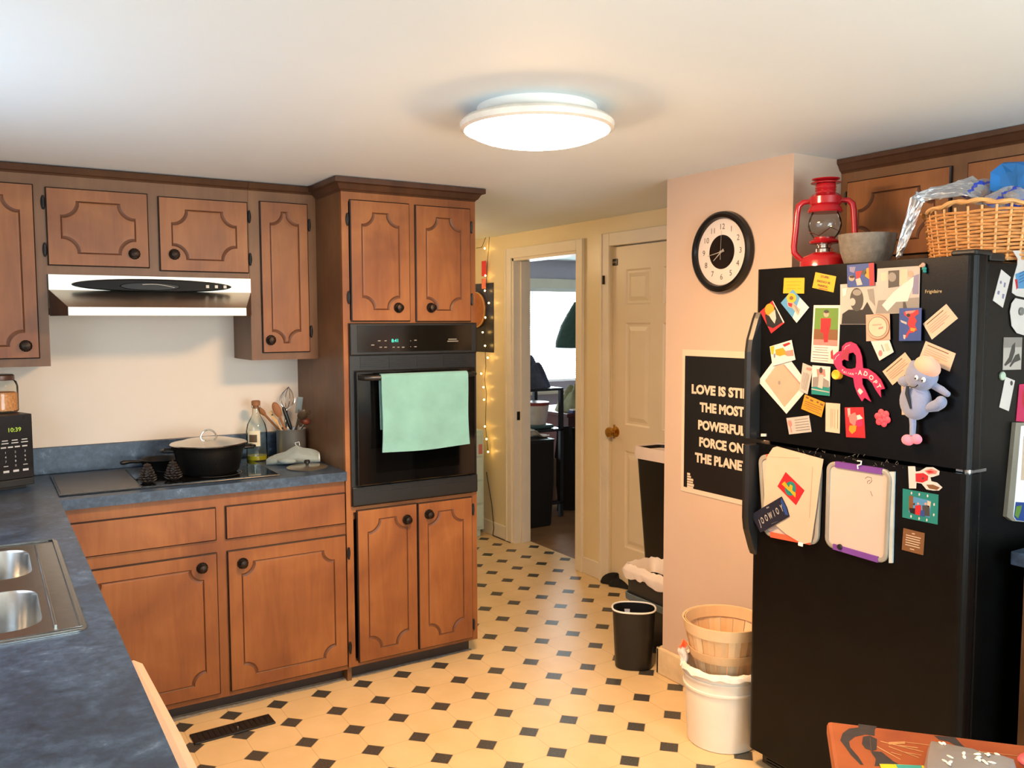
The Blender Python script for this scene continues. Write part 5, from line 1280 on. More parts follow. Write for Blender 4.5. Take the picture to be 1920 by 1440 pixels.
card('tile_magnet', 'square brown tile magnet with lines of cream print, lowest on the fridge door', 'magnet', zf, q, 'brown', bars(q, [(.14, .42, .56), (.27, .15, .85), (.38, .16, .82), (.49, .14, .84), (.60, .16, .8), (.71, .15, .84), (.86, .38, .58)], col='cream', h=.04), th=.003)
# --- side wall of the refrigerator
q = [(495, 335), (585, 410), (510, 705), (415, 635)]
card('text_card', 'slanted white card with blue print on the side of the refrigerator', 'card', ZGs, q, 'white', [(circ((490, 460), 10, 10, 16), 'lilac'), ([(522, 460), (538, 465), (530, 510), (515, 505)], 'lilac'), ([(460, 540), (480, 545), (472, 580), (455, 572)], 'lilac'), ([(505, 570), (525, 575), (515, 620), (500, 612)], 'lilac')], side=True)
card('door_hanger', 'white card with a blue printed picture at the top of the refrigerator side', 'card', ZGs, [(605, 155), (760, 148), (760, 615), (640, 590), (598, 560), (612, 420), (650, 290), (655, 235)], 'white', [([(630, 380), (760, 330), (760, 520), (640, 520)], 'sky'), ([(625, 430), (648, 430), (655, 510), (640, 530)], 'red')]+[([(668, 375+k*28), (750, 335+k*28), (750, 341+k*28), (668, 381+k*28)], 'blue') for k in range(4)], side=True)
card('door_hanger', 'plain white notched card held by a grey magnet on the refrigerator side', 'card', ZGs, [(625, 612), (760, 640), (760, 985), (640, 950), (590, 880), (574, 740), (590, 660)], 'white', [], 1, side=True)
b = B(); c = ons(ZGs, .0034)((672, 740)); b.lathe([(.011, 0), (.011, .005), (.009, .007), (0, .007)], c, OUT_S, 20); tag(obj('disc_magnet', b, plain('magnet_grey', '#6b6b68', .45), None, c), 'round grey magnet on the notched white card', 'magnet')
q = [(520, 990), (697, 990), (685, 1300), (510, 1305)]; m = quadmap(q)
card('photo', 'black and white photo of a standing dog on the refrigerator side', 'photo', ZGs, q, 'light_grey', [([m(0, 0), m(1, 0), m(1, .3), m(0, .32)], 'grey'), ([m(.45, .25), m(.62, .15), m(.62, .45), m(.45, .75), m(.12, .88), (m(.05, .84)), m(.3, .62)], 'dark_grey'), ([m(.65, .55), m(.85, .5), m(.95, .7), m(.6, .78), m(.4, .92), m(.35, .88)], 'dark_grey')], side=True)
b = B(); c = ons(ZGs, .0008)((502, 1362)); b.lathe([(.012, 0), (.012, .004), (.010, .006), (0, .006)], c, OUT_S, 20); tag(obj('disc_magnet', b, plain('magnet_pale_green', '#a9bba8', .45), None, c), 'round pale green magnet on the refrigerator side', 'magnet')
card('tag_strip', 'long white tag hanging below the pale green magnet on the refrigerator side', 'tag', ZHs, [(500, 30), (585, 65), (530, 340), (445, 305)], 'white', [(circ((553, 88), 12, 12, 22), 'dark_grey')], side=True)
card('folder', 'magenta card at the right edge of the refrigerator side', 'card', ZHs, [(625, 100), (720, 88), (720, 440), (595, 430)], 'magenta', [(circ((690, 230), 40, 16, 110), 'red')], side=True)
mm = plain('board_frame_taupe', '#7d786c', .4)
t = thing('whiteboard', 'whiteboard with a blue lower band on the side of the refrigerator', 'whiteboard', ons(ZHs, .001)((640, 900)))
Pq = [(560, 440), (800, 440), (790, 1345), (530, 1322), (478, 1285)]
b = B(); b.loft([[ons(ZHs, l)(p) for p in Pq] for l in (.001, .012)], cap0=True, cap1=True, smooth=False); obj('frame', b, mm, t)
Pi = [(605, 470), (795, 455), (785, 1340), (560, 1318), (535, 1280)]
b = B(); b.loft([[ons(ZHs, l)(p) for p in Pi] for l in (.0121, .0126)], cap1=True, smooth=False); wsf = obj('writing_surface', b, plain('whiteboard_cool', '#e6eef2', .25, var=.01), t)
b = B(); b.prism([ons(ZHs, .0127)(p) for p in [(555, 1150), (790, 1165), (785, 1338), (562, 1316), (538, 1280)]], OUT_S*.0003, 0); b.prism([ons(ZHs, .0131)(p) for p in [(560, 1190), (610, 1180), (600, 1230), (575, 1300), (545, 1270)]], OUT_S*.0003, 1); obj('printed_band', b, [P_BLU, P_GRN], wsf)
b = B(); b.prism([ons(ZHs, .0127)(p) for p in [(625, 560), (780, 555), (770, 960), (600, 955)]], OUT_S*.0006, 0); b.prism([ons(ZHs, .0135)(p) for p in circ((665, 890), 20, 14, 34)], OUT_S*.0003, 1); obj('pinned_note', b, [P_CRM, P_ORG], wsf)

# pale scuffs along the top of the lower door
b = B(); rs = random.Random(21)
for k in range(34):
    x = 1490+220*rs.random(); y = 836+(x-1490)*.125+rs.uniform(2, 18); dx, dy = rs.uniform(-4, 5), rs.uniform(-6, 6)
    a, c = at(x, y, 0, XF-.0004), at(x+dx, y+dy, 0, XF-.0004); d = (c-a)
    n_ = Vector((0, -d.z, d.y)).normalized()*.0006
    b.prism([a-n_, a+n_, c+n_, c-n_], (-.0002, 0, 0))
obj('scuff_marks', b, plain('scuff_grey', '#5a5854', .7), dL)

# ================================================================== on top of the refrigerator
FZ = FT-.0115
# red hurricane lantern
def top_at(px, x): p = at(px, 490, 0, x); return Vector((x, p.y, FZ))
lc = top_at(1545, 2.45)
d_ = (lc-Vector((0, 0, CAM_Z))).dot(_F); S = d_/F_PX               # metres per photo pixel at the lantern
hL = (at(1554, 334, 0, 2.45).z-FZ)
t = thing('lantern', 'red hurricane lantern with a glass globe on top of the refrigerator', 'lantern', lc)
RED = plain('lantern_red', '#a8161f', .24, var=.05, coat=.4)
k = hL/.335
def L_(prof): return [(r*k, z*k) for r, z in prof]
b = B(); b.lathe(L_([(0, 0), (.078, 0), (.082, .004), (.082, .045), (.074, .060), (.045, .075), (.030, .078), (0, .078)]), lc, seg=40, caps=False); obj('fuel_tank', b, RED, t)
b = B(); b.lathe(L_([(.030, .076), (.030, .088), (.022, .092), (.022, .100), (.026, .102), (.026, .106)]), lc, seg=28); obj('burner', b, CHROME, t, label='silver burner collar')
b = B(); b.lathe(L_([(.028, .104), (.050, .108), (.054, .114), (.050, .118), (.036, .124), (.036, .130)]), lc, seg=32); obj('globe_plate', b, RED, t)
b = B(); b.lathe(L_([(.036, .126), (.050, .145), (.057, .170), (.055, .190), (.046, .212), (.042, .220)]), lc, seg=36, caps=False)
obj('glass_globe', b, thin_glass('globe_glass', .15), t)
b = B(); b.lathe(L_([(.058, .216), (.060, .221), (.056, .232), (.050, .240), (.055, .246), (.055, .270), (.044, .280), (.035, .284), (.033, .290), (.036, .294), (.033, .298), (.036, .302), (.033, .316), (.030, .318), (0, .318)]), lc, seg=36); obj('hood', b, RED, t)
b = B(); b.lathe(L_([(.050, .318), (.051, .321), (.030, .326), (.046, .331), (.048, .334), (.020, .336), (0, .337)]), lc, seg=32); obj('cap', b, RED, t)
for s_ in (1, -1):
    b = B(); u = Vector((-.80*s_, .60*s_, 0)) if False else Vector((.60, -.80, 0)).normalized()*s_
    u = Vector((math.cos(YAW+.35), -math.sin(YAW+.35), 0))*s_
    pts = [(.052, .258), (.075, .256), (.090, .243), (.094, .22), (.098, .16), (.103, .10), (.101, .078), (.088, .062), (.074, .050)]
    b.tube([lc+u*(r*k)+Vector((0, 0, z*k)) for r, z in pts], [.008, .0095]+[.0105]*5+[.010, .009], 14); obj('side_tube', b, RED, t)
b = B(); b.tube([lc+Vector((0, 0, z*k))+Vector((math.cos(YAW), -math.sin(YAW), 0))*(x*k) for x, z in ((-.060, .150), (-.02, .135), (.02, .165), (.058, .150))], .0013, 5); obj('globe_wire', b, CHROME, t)

# grey stone bowl
p = top_at(1625, 2.43); zb = at(1625, 440, 0, 2.43).z-FZ; r = abs(at(1572, 455, 0, 2.43).y-at(1680, 455, 0, 2.43).y)*.5*.84
t = thing('stone_bowl', 'grey stone bowl beside the red lantern on the refrigerator', 'bowl', p)
b = B(); b.lathe([(0, 0), (r*.62, 0), (r*.70, .006), (r*.92, zb*.55), (r*.99, zb*.92), (r, zb), (r*.93, zb), (r*.85, zb*.6), (r*.55, .016), (0, .012)], p, seg=44, caps=False); obj('body', b, plain('stone_grey', '#7f776c', .85, var=.15, vscale=60, bump=.3, bscale=140), t)

# wicker basket
RW = plain('wicker_honey', '#c88d52', .55, var=.18, vscale=40); RW2 = plain('wicker_pale', '#d8a568', .55, var=.15, vscale=40)
bx, by = 2.505, 1.40; A_, B_ = .135, .185
zb = FZ+.001
t = thing('wicker_basket', 'honey-coloured oval wicker basket on top of the refrigerator', 'basket', (bx, by, FZ))
HBk = at(1790, 380, 0, 2.40).z-FZ-.012
def ell(a, v, o=0): s_ = .86+.14*v; return Vector((bx+(A_*s_+o)*math.cos(a), by+(B_*s_+o)*math.sin(a), zb+.006+v*HBk*(1-.10*abs(math.cos(a))**3*0)))
NS = 30
def weave(v, ph, m):
    pts = []
    for i in range(NS*4):
        a = 2*PI*i/(NS*4); pts.append(ell(a, v, .0045*math.cos(a*NS/1.0*.5*2/2+ph)))
    return pts
b = B()
rows = 15
for j in range(rows):
    v = .03+.80*j/(rows-1); pts = []
    for i in range(NS*3):
        a = 2*PI*i/(NS*3); pts.append(ell(a, v, .0050*math.cos(a*NS/2+(PI if j % 2 else 0)))+Vector((0, 0, .0012*math.sin(a*7+j))))
    b.tube(pts, .0040, 6, closed=True)
obj('woven_side', b, RW, t)
for i in range(NS):
    a = 2*PI*i/NS+.05
    b = B(); b.tube([ell(a, v) for v in (0, .25, .5, .75, .92)], .0036, 6); obj('stake', b, RW2, t)
b = B()
for off, ph in ((0, 0), (.007, 1.0), (-.006, 2.1)):
    pts = []
    for i in range(NS*4):
        a = 2*PI*i/(NS*4); rise = .018*math.exp(-((math.sin(a-PI)**2)/.35)) if math.cos(a) < 0 else 0
        pts.append(ell(a, .90, off+.004*math.cos(a*NS/2+ph))+Vector((0, 0, .0035*math.sin(a*NS/2+ph)+rise)))
    b.tube(pts, .0052, 6, closed=True)
obj('braided_rim', b, RW2, t)
b = B(); b.loft([[ell(2*PI*i/32, 0) for i in range(32)], [ell(2*PI*i/32, .04) for i in range(32)]], cap0=True, cap1=True); obj('base', b, RW, t)

# silver chip bag draped over the basket edge
FOIL = plain('foil_silver', '#d6d9de', .30, .9, var=.12, vscale=20, bump=.25, bscale=30)
def A3(px, py, x): return at(px, py, 0, x)
rs = random.Random(4)
t_b = B()
cols = [  # along the strip: left edge, right edge (photo pixels) and X
 ((1680, 484, 2.395), (1692, 478, 2.40)), ((1686, 455, 2.395), (1704, 452, 2.402)), ((1698, 410, 2.39), (1716, 418, 2.40)),
 ((1709, 372, 2.385), (1728, 380, 2.395)), ((1722, 362, 2.40), (1735, 378, 2.405)), ((1748, 352, 2.44), (1758, 375, 2.41)),
 ((1775, 345, 2.48), (1790, 368, 2.42)), ((1800, 340, 2.50), (1808, 366, 2.43)), ((1822, 333, 2.52), (1820, 372, 2.44)), ((1845, 345, 2.52), (1835, 376, 2.45))]
Lr = []
for (l, r_) in cols:
    a, c = A3(*l), A3(*r_); row = []
    for i in range(9): row.append(a.lerp(c, i/8)+Vector((-.006*math.sin(i*1.9+l[0]*.13), 0, .004*math.sin(i*2.3+l[0]*.07))))
    Lr.append(row)
tmp = bmesh.new(); V = [[tmp.verts.new(p) for p in row] for row in Lr]
for i in range(len(V)-1):
    for j in range(8): tmp.faces.new((V[i][j], V[i+1][j], V[i+1][j+1], V[i][j+1]))
bmesh.ops.subdivide_edges(tmp, edges=tmp.edges[:], cuts=2, use_grid_fill=True, smooth=.6)
for v in tmp.verts: v.co += Vector((rs.uniform(-.0014, .0014), rs.uniform(-.0014, .0014), rs.uniform(-.0014, .0014)))
bmesh.ops.solidify(tmp, geom=tmp.faces[:], thickness=.0015)
t_b.merge(tmp); tag(obj('foil_bag', t_b, FOIL, None, A3(1740, 370, 2.42)), 'crumpled silver foil bag hanging out of the left side of the wicker basket', 'bag')
# clear zip bags with blue stripes
def crumple(name, label, cat, c, rx, ry, rz, mats, seed, stripe=False):
    rs = random.Random(seed); b = B(); ph = [rs.uniform(0, 6) for _ in range(6)]
    def f(u, v):
        a = 2*PI*u; e = PI*(v-.5); k_ = 1+.18*math.sin(3*a+ph[0])+.14*math.sin(5*a+7*v+ph[1])+.12*math.sin(9*v+4*a+ph[2])
        return Vector(c)+Vector((rx*math.cos(e)*math.cos(a)*k_, ry*math.cos(e)*math.sin(a)*k_, rz*math.sin(e)*(1+.2*math.sin(4*a+ph[3]))))
    b.grid(f, 28, 14, smooth=False)
    if stripe:
        for f_ in b.bm.faces:
            cc = f_.calc_center_median()
            if abs(((cc-Vector(c)).dot(Vector((.1, .6, .8)))) % .05) < .012: f_.material_index = 1
    return tag(obj(name, b, mats, None, c), label, cat)
CLR = plain('clear_plastic_film', '#dfe6ea', .15, var=.05, trans=.75, ior=1.1); BLS = plain('zip_blue', '#2346c8', .35)
crumple('zip_bag', 'clear zip bag with blue stripes in the middle of the wicker basket', 'bag', A3(1842, 360, 2.50), .045, .05, .032, [CLR, BLS], 2, True)
crumple('zip_bag', 'clear plastic bag with blue print below the blue cloth in the basket', 'bag', A3(1893, 372, 2.44)+Vector((0, 0, -.002)), .04, .05, .03, [CLR, BLS], 8, True)
# blue folded cloth
c = A3(1908, 342, 2.53)
b = B(); rs = random.Random(6)
P8 = [(1862, 322), (1885, 304), (1918, 303), (1938, 310), (1942, 368), (1915, 372), (1885, 368), (1860, 360)]
f0 = [at(x, y, 0, 2.50) for x, y in P8]; f1 = [at(x, y, 0, 2.50)+Vector((.13, 0, 0)) for x, y in P8]
mid = [p.lerp(c, .12)+Vector((-.028, 0, 0)) for p in f0]; mid2 = [p.lerp(c, .55)+Vector((-.036+rs.uniform(-.006, .006), 0, 0)) for p in f0]
b.loft([f1, f0, mid, mid2], cap0=True, cap1=True, smooth=False); tag(obj('blue_cap', b, plain('cloth_blue', '#0f6cb8', .7, var=.12), None, c), 'bright blue folded cloth at the right end of the wicker basket', 'cloth')

# ================================================================== clock and poster on the chimney wall
XC = 2.475
cc_ = (at(1298, 472, 0, XC-.02)+at(1405, 472, 0, XC-.02)+at(1352, 400, 0, XC-.02)+at(1352, 545, 0, XC-.02))/4
cc_ = Vector((XC, cc_.y, cc_.z)); RC = .158
t = thing('wall_clock', 'round black-rimmed wall clock on the chimney wall', 'clock', cc_)
AX = (-1, 0, 0)
b = B(); b.lathe([(RC-.004, .001), (RC, .006), (RC-.003, .024), (RC-.012, .031), (RC-.025, .028), (RC-.030, .018), (RC-.030, .012)], cc_, AX, 64, caps=False); obj('rim', b, plain('clock_black', '#0c0b0b', .25), t)
b = B(); b.lathe([(RC-.004, .001), (RC-.004, .006), (RC-.028, .0125), (0, .0125)], cc_, AX, 64); dial = obj('dial', b, plain('clock_dial', '#ded3cb', .4, var=.02), t)
b = B(); b.lathe([(.066, .0126), (.066, .0135), (.058, .0142), (0, .0145)], cc_, AX, 48); obj('centre_disc', b, plain('clock_centre', '#141111', .2), dial, label='black centre disc')
MC = Matrix(((0, 0, -1), (-1, 0, 0), (0, 1, 0))).to_4x4()
def onclock(a, r, l): return cc_+Vector((-l, -r*math.sin(a), r*math.cos(a)))
for h in range(1, 13):
    M = MC.copy(); M.translation = onclock(h*PI/6, .097, .0128); b = B(); b.text(str(h), .031, M, bold=.0); obj('numeral', b, plain('clock_numeral', '#4a4440', .5), dial)
GH = plain('clock_hand', '#b9b2a8', .35, .4)
def hand(name, a, L, tail, w, l):
    b = B(); d = Vector((0, -math.sin(a), math.cos(a))); s_ = Vector((0, math.cos(a), math.sin(a))); o = cc_+Vector((-l, 0, 0))
    b.prism([o-d*tail-s_*w, o-d*tail+s_*w, o+d*L+s_*w*.4, o+d*L-s_*w*.4], (-.0008, 0, 0)); obj(name, b, GH, t)
hand('hour_hand', math.radians(231), .052, .016, .0032, .016); hand('minute_hand', math.radians(260), .072, .018, .0024, .0175); hand('second_hand', math.radians(2), .082, .030, .0010, .019)
b = B(); b.lathe([(.005, .015), (.005, .021), (0, .022)], cc_, AX, 14); obj('hub', b, GH, t)

# poster
tl, bl = at(1283, 655, 0, XC), at(1275, 919, 0, XC)
y1p = (tl.y+bl.y)/2; z1p, z0p = tl.z, bl.z; wP = .455; y0p = y1p-wP
t = thing('poster', 'black poster with cream capital letters on the chimney wall, half behind the fridge', 'poster', (XC, (y0p+y1p)/2, z0p))
b = B(); b.box(XC-.0030, XC-.0012, y0p, y1p, z0p, z1p); obj('paper', b, plain('poster_margin', '#dcc8b2', .6, var=.02), t)
zi1, zi0 = at(1288, 667, 0, XC).z, at(1287, 913, 0, XC).z
b = B(); b.box(XC-.0034, XC-.0030, y0p+.012, y1p-.017, zi0, zi1); obj('black_field', b, plain('poster_black', '#110f0f', .45, var=.1), t)
PT = plain('poster_letters', '#d8c6b0', .6, var=.02); yc_ = (y0p+y1p)/2
for txt, (px, py), w in (('LOVE IS STILL', (1297, 729), 0), ('THE MOST', (1312, 763), 0), ('POWERFUL', (1309, 796), 0), ('FORCE ON', (1311, 828), 0), ('THE PLANET', (1303, 857), 0)):
    l = at(px, py, 0, XC-.0036); M = MC.copy(); b = B(); b.text(txt, .052, Matrix.Identity(4), bold=.05, align='LEFT')
    xs = [v.co.x for v in b.bm.verts]; ys = [v.co.y for v in b.bm.verts]; w0 = max(xs)-min(xs); want = 2*(l.y-yc_)*.985
    for v in b.bm.verts:
        x = (v.co.x-min(xs))/w0*want; y = v.co.y-(max(ys)+min(ys))/2; y = y/(max(ys)-min(ys))*.040
        v.co = Vector((XC-.0037, l.y-x, l.z+.0+y))
    obj('lettering', b, PT, t)
b = B()
for i, (w, h) in enumerate(((.017, .010), (.022, .008), (.036, .010), (.034, .008), (.040, .011), (.036, .010))):
    z = at(1290, 888, 0, XC).z-.0108*i; yy = at(1288.5, 888, 0, XC).y-.004; b.box(XC-.0039, XC-.0034, yy-w, yy, z-h*.45, z+h*.45)
obj('small_print', b, PT, t)

# ================================================================== hall: light string, poster, slips, dresser
def H(px, py, x=XH-.03): return at(px, py, 0, x)
zl = z_(890, 430, 3.345)
bulbs = [(70, 45), (66, 120), (70, 290), (67, 385), (92, 462), (70, 553), (53, 646), (68, 730), (85, 805), (44, 905), (58, 990), (62, 1068), (67, 1236), (77, 1315), (87, 1395)]
t = thing('string_lights', 'string of small warm white fairy lights hanging on the hall wall', 'string lights', H(*zl((75, 45))))
wire = [(10, 118), (45, 112), (70, 48), (92, 45), (88, 120), (80, 200), (74, 290), (72, 385), (84, 455), (66, 520), (70, 600), (60, 660), (66, 760), (70, 860), (62, 940), (74, 1030), (70, 1120), (68, 1240), (76, 1320), (84, 1392)]
b = B(); b.tube([H(*zl(p)) for p in wire], .0022, 5); obj('wire', b, plain('wire_dark', '#3b3320', .5), t, label='dark thin wire')
BULB = emission('fairy_bulb', '#ffc468', 38)
for p in bulbs:
    b = B(); b.ball(H(*zl(p))+Vector((-.004, 0, 0)), .0062, u=10, v=8); obj('bulb', b, BULB, t)
p0, p1 = at(925, 530, 0, XH-.004), at(925, 661, 0, XH-.004)
b = B(); b.box(XH-.0040, XH-.0015, p0.y, p0.y+.28, p1.z, p0.z, 0); b.box(XH-.0044, XH-.0040, p0.y+.004, p0.y+.276, (p0.z+p1.z)/2+.01, p0.z-.004, 1)
tag(obj('wall_calendar', b, [plain('calendar_black', '#1d1f24', .4), plain('calendar_blue', '#26304a', .4, var=.4, vscale=12)], None, (XH-.003, p0.y+.14, p1.z)), 'dark blue picture calendar on the hall wall behind the fairy lights', 'calendar')
for a, q, mt, lb in (((45, 200), (72, 292), plain('slip_red', '#e0343a', .5), 'red paper slip hanging on the fairy light string'), ((45, 310), (70, 372), plain('slip_salmon', '#f0806a', .5), 'salmon paper slip hanging below the red slip in the hall')):
    u, v = H(*zl(a), XH-.022), H(*zl(q), XH-.022); b = B(); b.box(XH-.024, XH-.022, v.y, u.y, v.z, u.z); tag(obj('paper_slip', b, mt, None, (XH-.023, (u.y+v.y)/2, u.z)), lb, 'paper', 'paper slips on the light string')
c = H(892, 581, XH-.02); t = thing('round_plaque', 'round orange-brown plaque hanging on the hall wall, half behind the oven cabinet', 'plaque', (XH, c.y, c.z))
b = B(); b.lathe([(.125, .006), (.125, .016), (.120, .020), (0, .020)], (XH, c.y, c.z), AX, 44); obj('disc', b, plain('plaque_orange', '#b0683a', .5, var=.2, vscale=20), t)
b = B(); b.tube([Vector((XH-.019, c.y+.125*math.sin(2*PI*k/44), c.z+.125*math.cos(2*PI*k/44))) for k in range(44)], .005, 6, closed=True); obj('rim', b, plain('plaque_rim', '#c9a060', .5), t)
# pale blue chest at the end of the hall
ex = 2.995; ey = 5.25; zt_ = at(905, 806, 1, ey).z
t = thing('dresser', 'pale blue-white chest of drawers at the far end of the hall', 'dresser', (2.78, ey+.15, 0))
PB = plain('painted_pale_blue', '#bcd0c8', .45, var=.05)
b = B(); b.box(2.52, ex+.02, ey, ey+.30, .05, zt_, bev=.004); b.box(2.54, ex, ey+.02, ey+.28, 0, .05); obj('carcass', b, PB, t)
hh = (zt_-.09)/4
for k in range(4):
    b = B(); b.box(2.54, ex+.005, ey-.014, ey, .075+k*hh, .06+(k+1)*hh, bev=.004); dd = obj('drawer', b, PB, t); b = B(); b.lathe([(.008, 0), (.008, .012), (.014, .018), (.01, .026), (0, .027)], (2.76, ey-.014, .07+(k+.5)*hh), (0, -1, 0), 14); obj('knob', b, WHITEP, dd)
b = B(); b.box(ex-.03, ex+.0, ey-.0152, ey-.0142, zt_-.17, zt_-.10); obj('sticker', b, P_PNK, t)
# loose cable along the hall wall
b = B(); pts = [H(912, 885, XH-.006), H(922, 945, XH-.006), H(926, 990, XH-.018)]; q = [at(935, 1002, 2, .004), at(956, 1010, 2, .004), at(980, 1013, 2, .004), at(996, 1011, 2, .004)]
b.tube(pts[:3]+[Vector((XH-.02, q[0].y, .004))]+[Vector((XH-.022, x.y, .004)) for x in q], .003, 6); tag(obj('cable', b, plain('cable_black', '#1b1b1b', .5), None, q[0]), 'thin black cable running down the hall wall to the floor by the doorway', 'cable')

# ================================================================== bedroom seen through the doorway
t = thing('window_blind', 'white slatted blind raised over the bright bedroom window', 'blind', (4.9, 6.87, WB[3]))
b = B(); b.box(WB[0]+.01, WB[1]-.01, 6.882, 6.91, WB[3]-.035, WB[3], bev=.003); obj('headrail', b, WHITEP, t)
b = B()
for k in range(42):
    z = WB[3]-.045-k*.0205; b.obox(Vector(((WB[0]+WB[1])/2, 6.915, z)), Vector((1, 0, 0)), Vector((0, .92, .38)), Vector((0, -.38, .92)), (WB[1]-WB[0])/2-.015, .011, .0005)
sl = obj('slats', b, plain('blind_slat', '#f3f6ee', .5, trans=.0), t)
b = B(); x = at(998, 600, 1, 6.88).x; b.tube([(x, 6.872, WB[3]-.03), (x, 6.87, WB[3]-.36)], .003, 6); obj('wand', b, plain('wand_grey', '#8b94a0', .4), t)
# floor lamp with a dark green fringed shade
ly_ = 6.28; lx_ = at(1092, 600, 1, ly_).x; zs0, zs1 = at(1070, 652, 1, ly_).z, at(1087, 566, 1, ly_).z
t = thing('table_lamp', 'lamp with a dark green fabric shade in the bedroom window light', 'lamp', (lx_, ly_, .78))
GRNF = plain('shade_dark_green', '#20362b', .9, var=.25, vscale=30)
rS = lx_-at(1050, 640, 1, ly_).x
b = B(); b.lathe([(rS, zs0), (rS*.98, zs0+.06), (rS*.80, zs0+.20), (rS*.55, zs0+.31), (rS*.30, zs1), (rS*.28, zs1)], (lx_, ly_, 0), seg=36, caps=False); obj('lamp_shade', b, GRNF, t)
b = B(); b.lathe([(.085, .78), (.085, .795), (.025, .82), (.018, .90), (.030, .98), (.018, 1.08), (.012, zs0+.05), (.006, zs1-.01), (0, zs1-.009)], (lx_, ly_, 0), seg=24); obj('base', b, plain('lamp_base_plum', '#3a2b33', .5), t)
# desk under the lamp
dz = at(1060, 742, 1, 5.95).z
MAH = wood('mahogany', [(.3, lin('#2a1210')), (.6, lin('#43201b')), (.85, lin('#5a2d24'))], rough=.4)
t = thing('desk', 'dark reddish wooden desk in the bedroom, behind the doorway', 'desk', (4.5, 6.1, 0))
dz = .775
b = B(); b.box(4.08, 5.2, 5.72, 6.45, dz-.03, dz, bev=.004); obj('top', b, MAH, t)
b = B(); b.box(4.12, 4.16, 5.76, 6.41, .02, dz-.03); obj('side_panel', b, MAH, t); b = B(); b.box(5.1, 5.14, 5.76, 6.41, .02, dz-.03); obj('side_panel', b, MAH, t)
b = B(); b.box(4.16, 5.1, 5.78, 5.80, dz-.16, dz-.03); obj('drawer_front', b, MAH, t)
b = B(); b.box(4.16, 5.1, 5.83, 5.85, .16, dz-.03); obj('modesty_panel', b, MAH, t)
for x, y in ((4.12, 5.76), (5.14, 5.76), (4.12, 6.40), (5.14, 6.40)):
    b = B(); b.box(x-.02, x+.02, y-.02, y+.02, 0, .02); obj('foot', b, MAH, t)
def clothpile(name, label, cat, c, rx, ry, h, mat_, seed):
    rs = random.Random(seed); ph = [rs.uniform(0, 6) for _ in range(5)]; b = B()
    def f(u, v):
        a = 2*PI*u; r = 1-v; k_ = 1+.12*math.sin(3*a+ph[0])+.07*math.sin(7*a+ph[1])
        return Vector(c)+Vector((rx*r*math.cos(a)*k_, ry*r*math.sin(a)*k_, h*(1-r**2.2)*(1+.18*math.sin(5*a+6*r+ph[2])+.12*math.sin(9*a+ph[3]))+.001))
    b.grid(f, 36, 10); return tag(obj(name, b, mat_, None, c), label, cat)
q = at(1050, 726, 1, 5.95)
clothpile('cloth_pile', 'heap of khaki cloth on the bedroom desk under the window', 'cloth', (4.31, 5.93, dz), .18, .12, .18, plain('cloth_khaki', '#8c8a6a', .95, var=.2, vscale=20), 1)
b = B(); b.box(4.14, 4.46, 5.725, 5.79, dz+.001, dz+.022, bev=.002); tag(obj('book', b, plain('book_blue', '#3d4674', .5), None, (4.3, 5.8, dz)), 'flat blue book lying on the bedroom desk edge', 'book')
b = B(); b.box(4.15, 4.36, 5.73, 5.785, dz+.0225, dz+.032); tag(obj('paper_stack', b, WHITE, None, (4.25, 5.8, dz+.03)), 'white papers lying on the blue book in the bedroom', 'paper')
# black wire shelf rack at the left of the doorway view
sx0, sx1, sy0, sy1 = 3.45, 3.86, 5.46, 5.86
t = thing('shelf_rack', 'black metal shelf rack seen at the left of the bedroom doorway', 'shelf', ((sx0+sx1)/2, (sy0+sy1)/2, 0))
for z in (.12, .70, 1.02):
    b = B(); b.box(sx0, sx1, sy0, sy1, z-.02, z, bev=.003); obj('shelf', b, BLKP, t)
for x, y in ((sx0+.015, sy0+.015), (sx1-.015, sy0+.015), (sx0+.015, sy1-.015), (sx1-.015, sy1-.015)):
    b = B(); b.box(x-.015, x+.015, y-.015, y+.015, 0, 1.0); obj('post', b, BLKM, t)
clothpile('clothes_pile', 'heap of dark grey clothes on top of the black shelf rack', 'clothes', (3.66, 5.66, 1.021), .19, .16, .20, plain('clothes_slate', '#4a5064', .95, var=.35, vscale=16), 2)
b = B(); b.box(3.55, 3.80, 5.50, 5.80, .702, .73, bev=.01); tag(obj('storage_tray', b, plain('tray_teal', '#3c5a5c', .4), None, (3.68, 5.65, .702)), 'flat teal tray under the white tub on the shelf rack', 'tray')
t = thing('storage_tub', 'white round tub with a red lid on the bedroom shelf rack', 'tub', (3.70, 5.62, .731))
b = B(); b.lathe([(0, .731), (.085, .731), (.105, .85), (.107, .88), (0, .88)], (3.70, 5.62, 0), seg=32); obj('body', b, plain('tub_white', '#cfcac4', .4), t)
b = B(); b.lathe([(.108, .881), (.110, .886), (.110, .905), (0, .905)], (3.70, 5.62, 0), seg=32); obj('lid', b, plain('tub_lid_red', '#8c3a34', .5), t, label='dull red lid')
b = B(); b.box(3.50, 3.82, 5.50, 5.80, .122, .46, bev=.005); tag(obj('cardboard_box', b, plain('cardboard_brown', '#6b5a45', .8), None, (3.66, 5.65, .122)), 'brown cardboard box on the lower shelf of the bedroom rack', 'box')
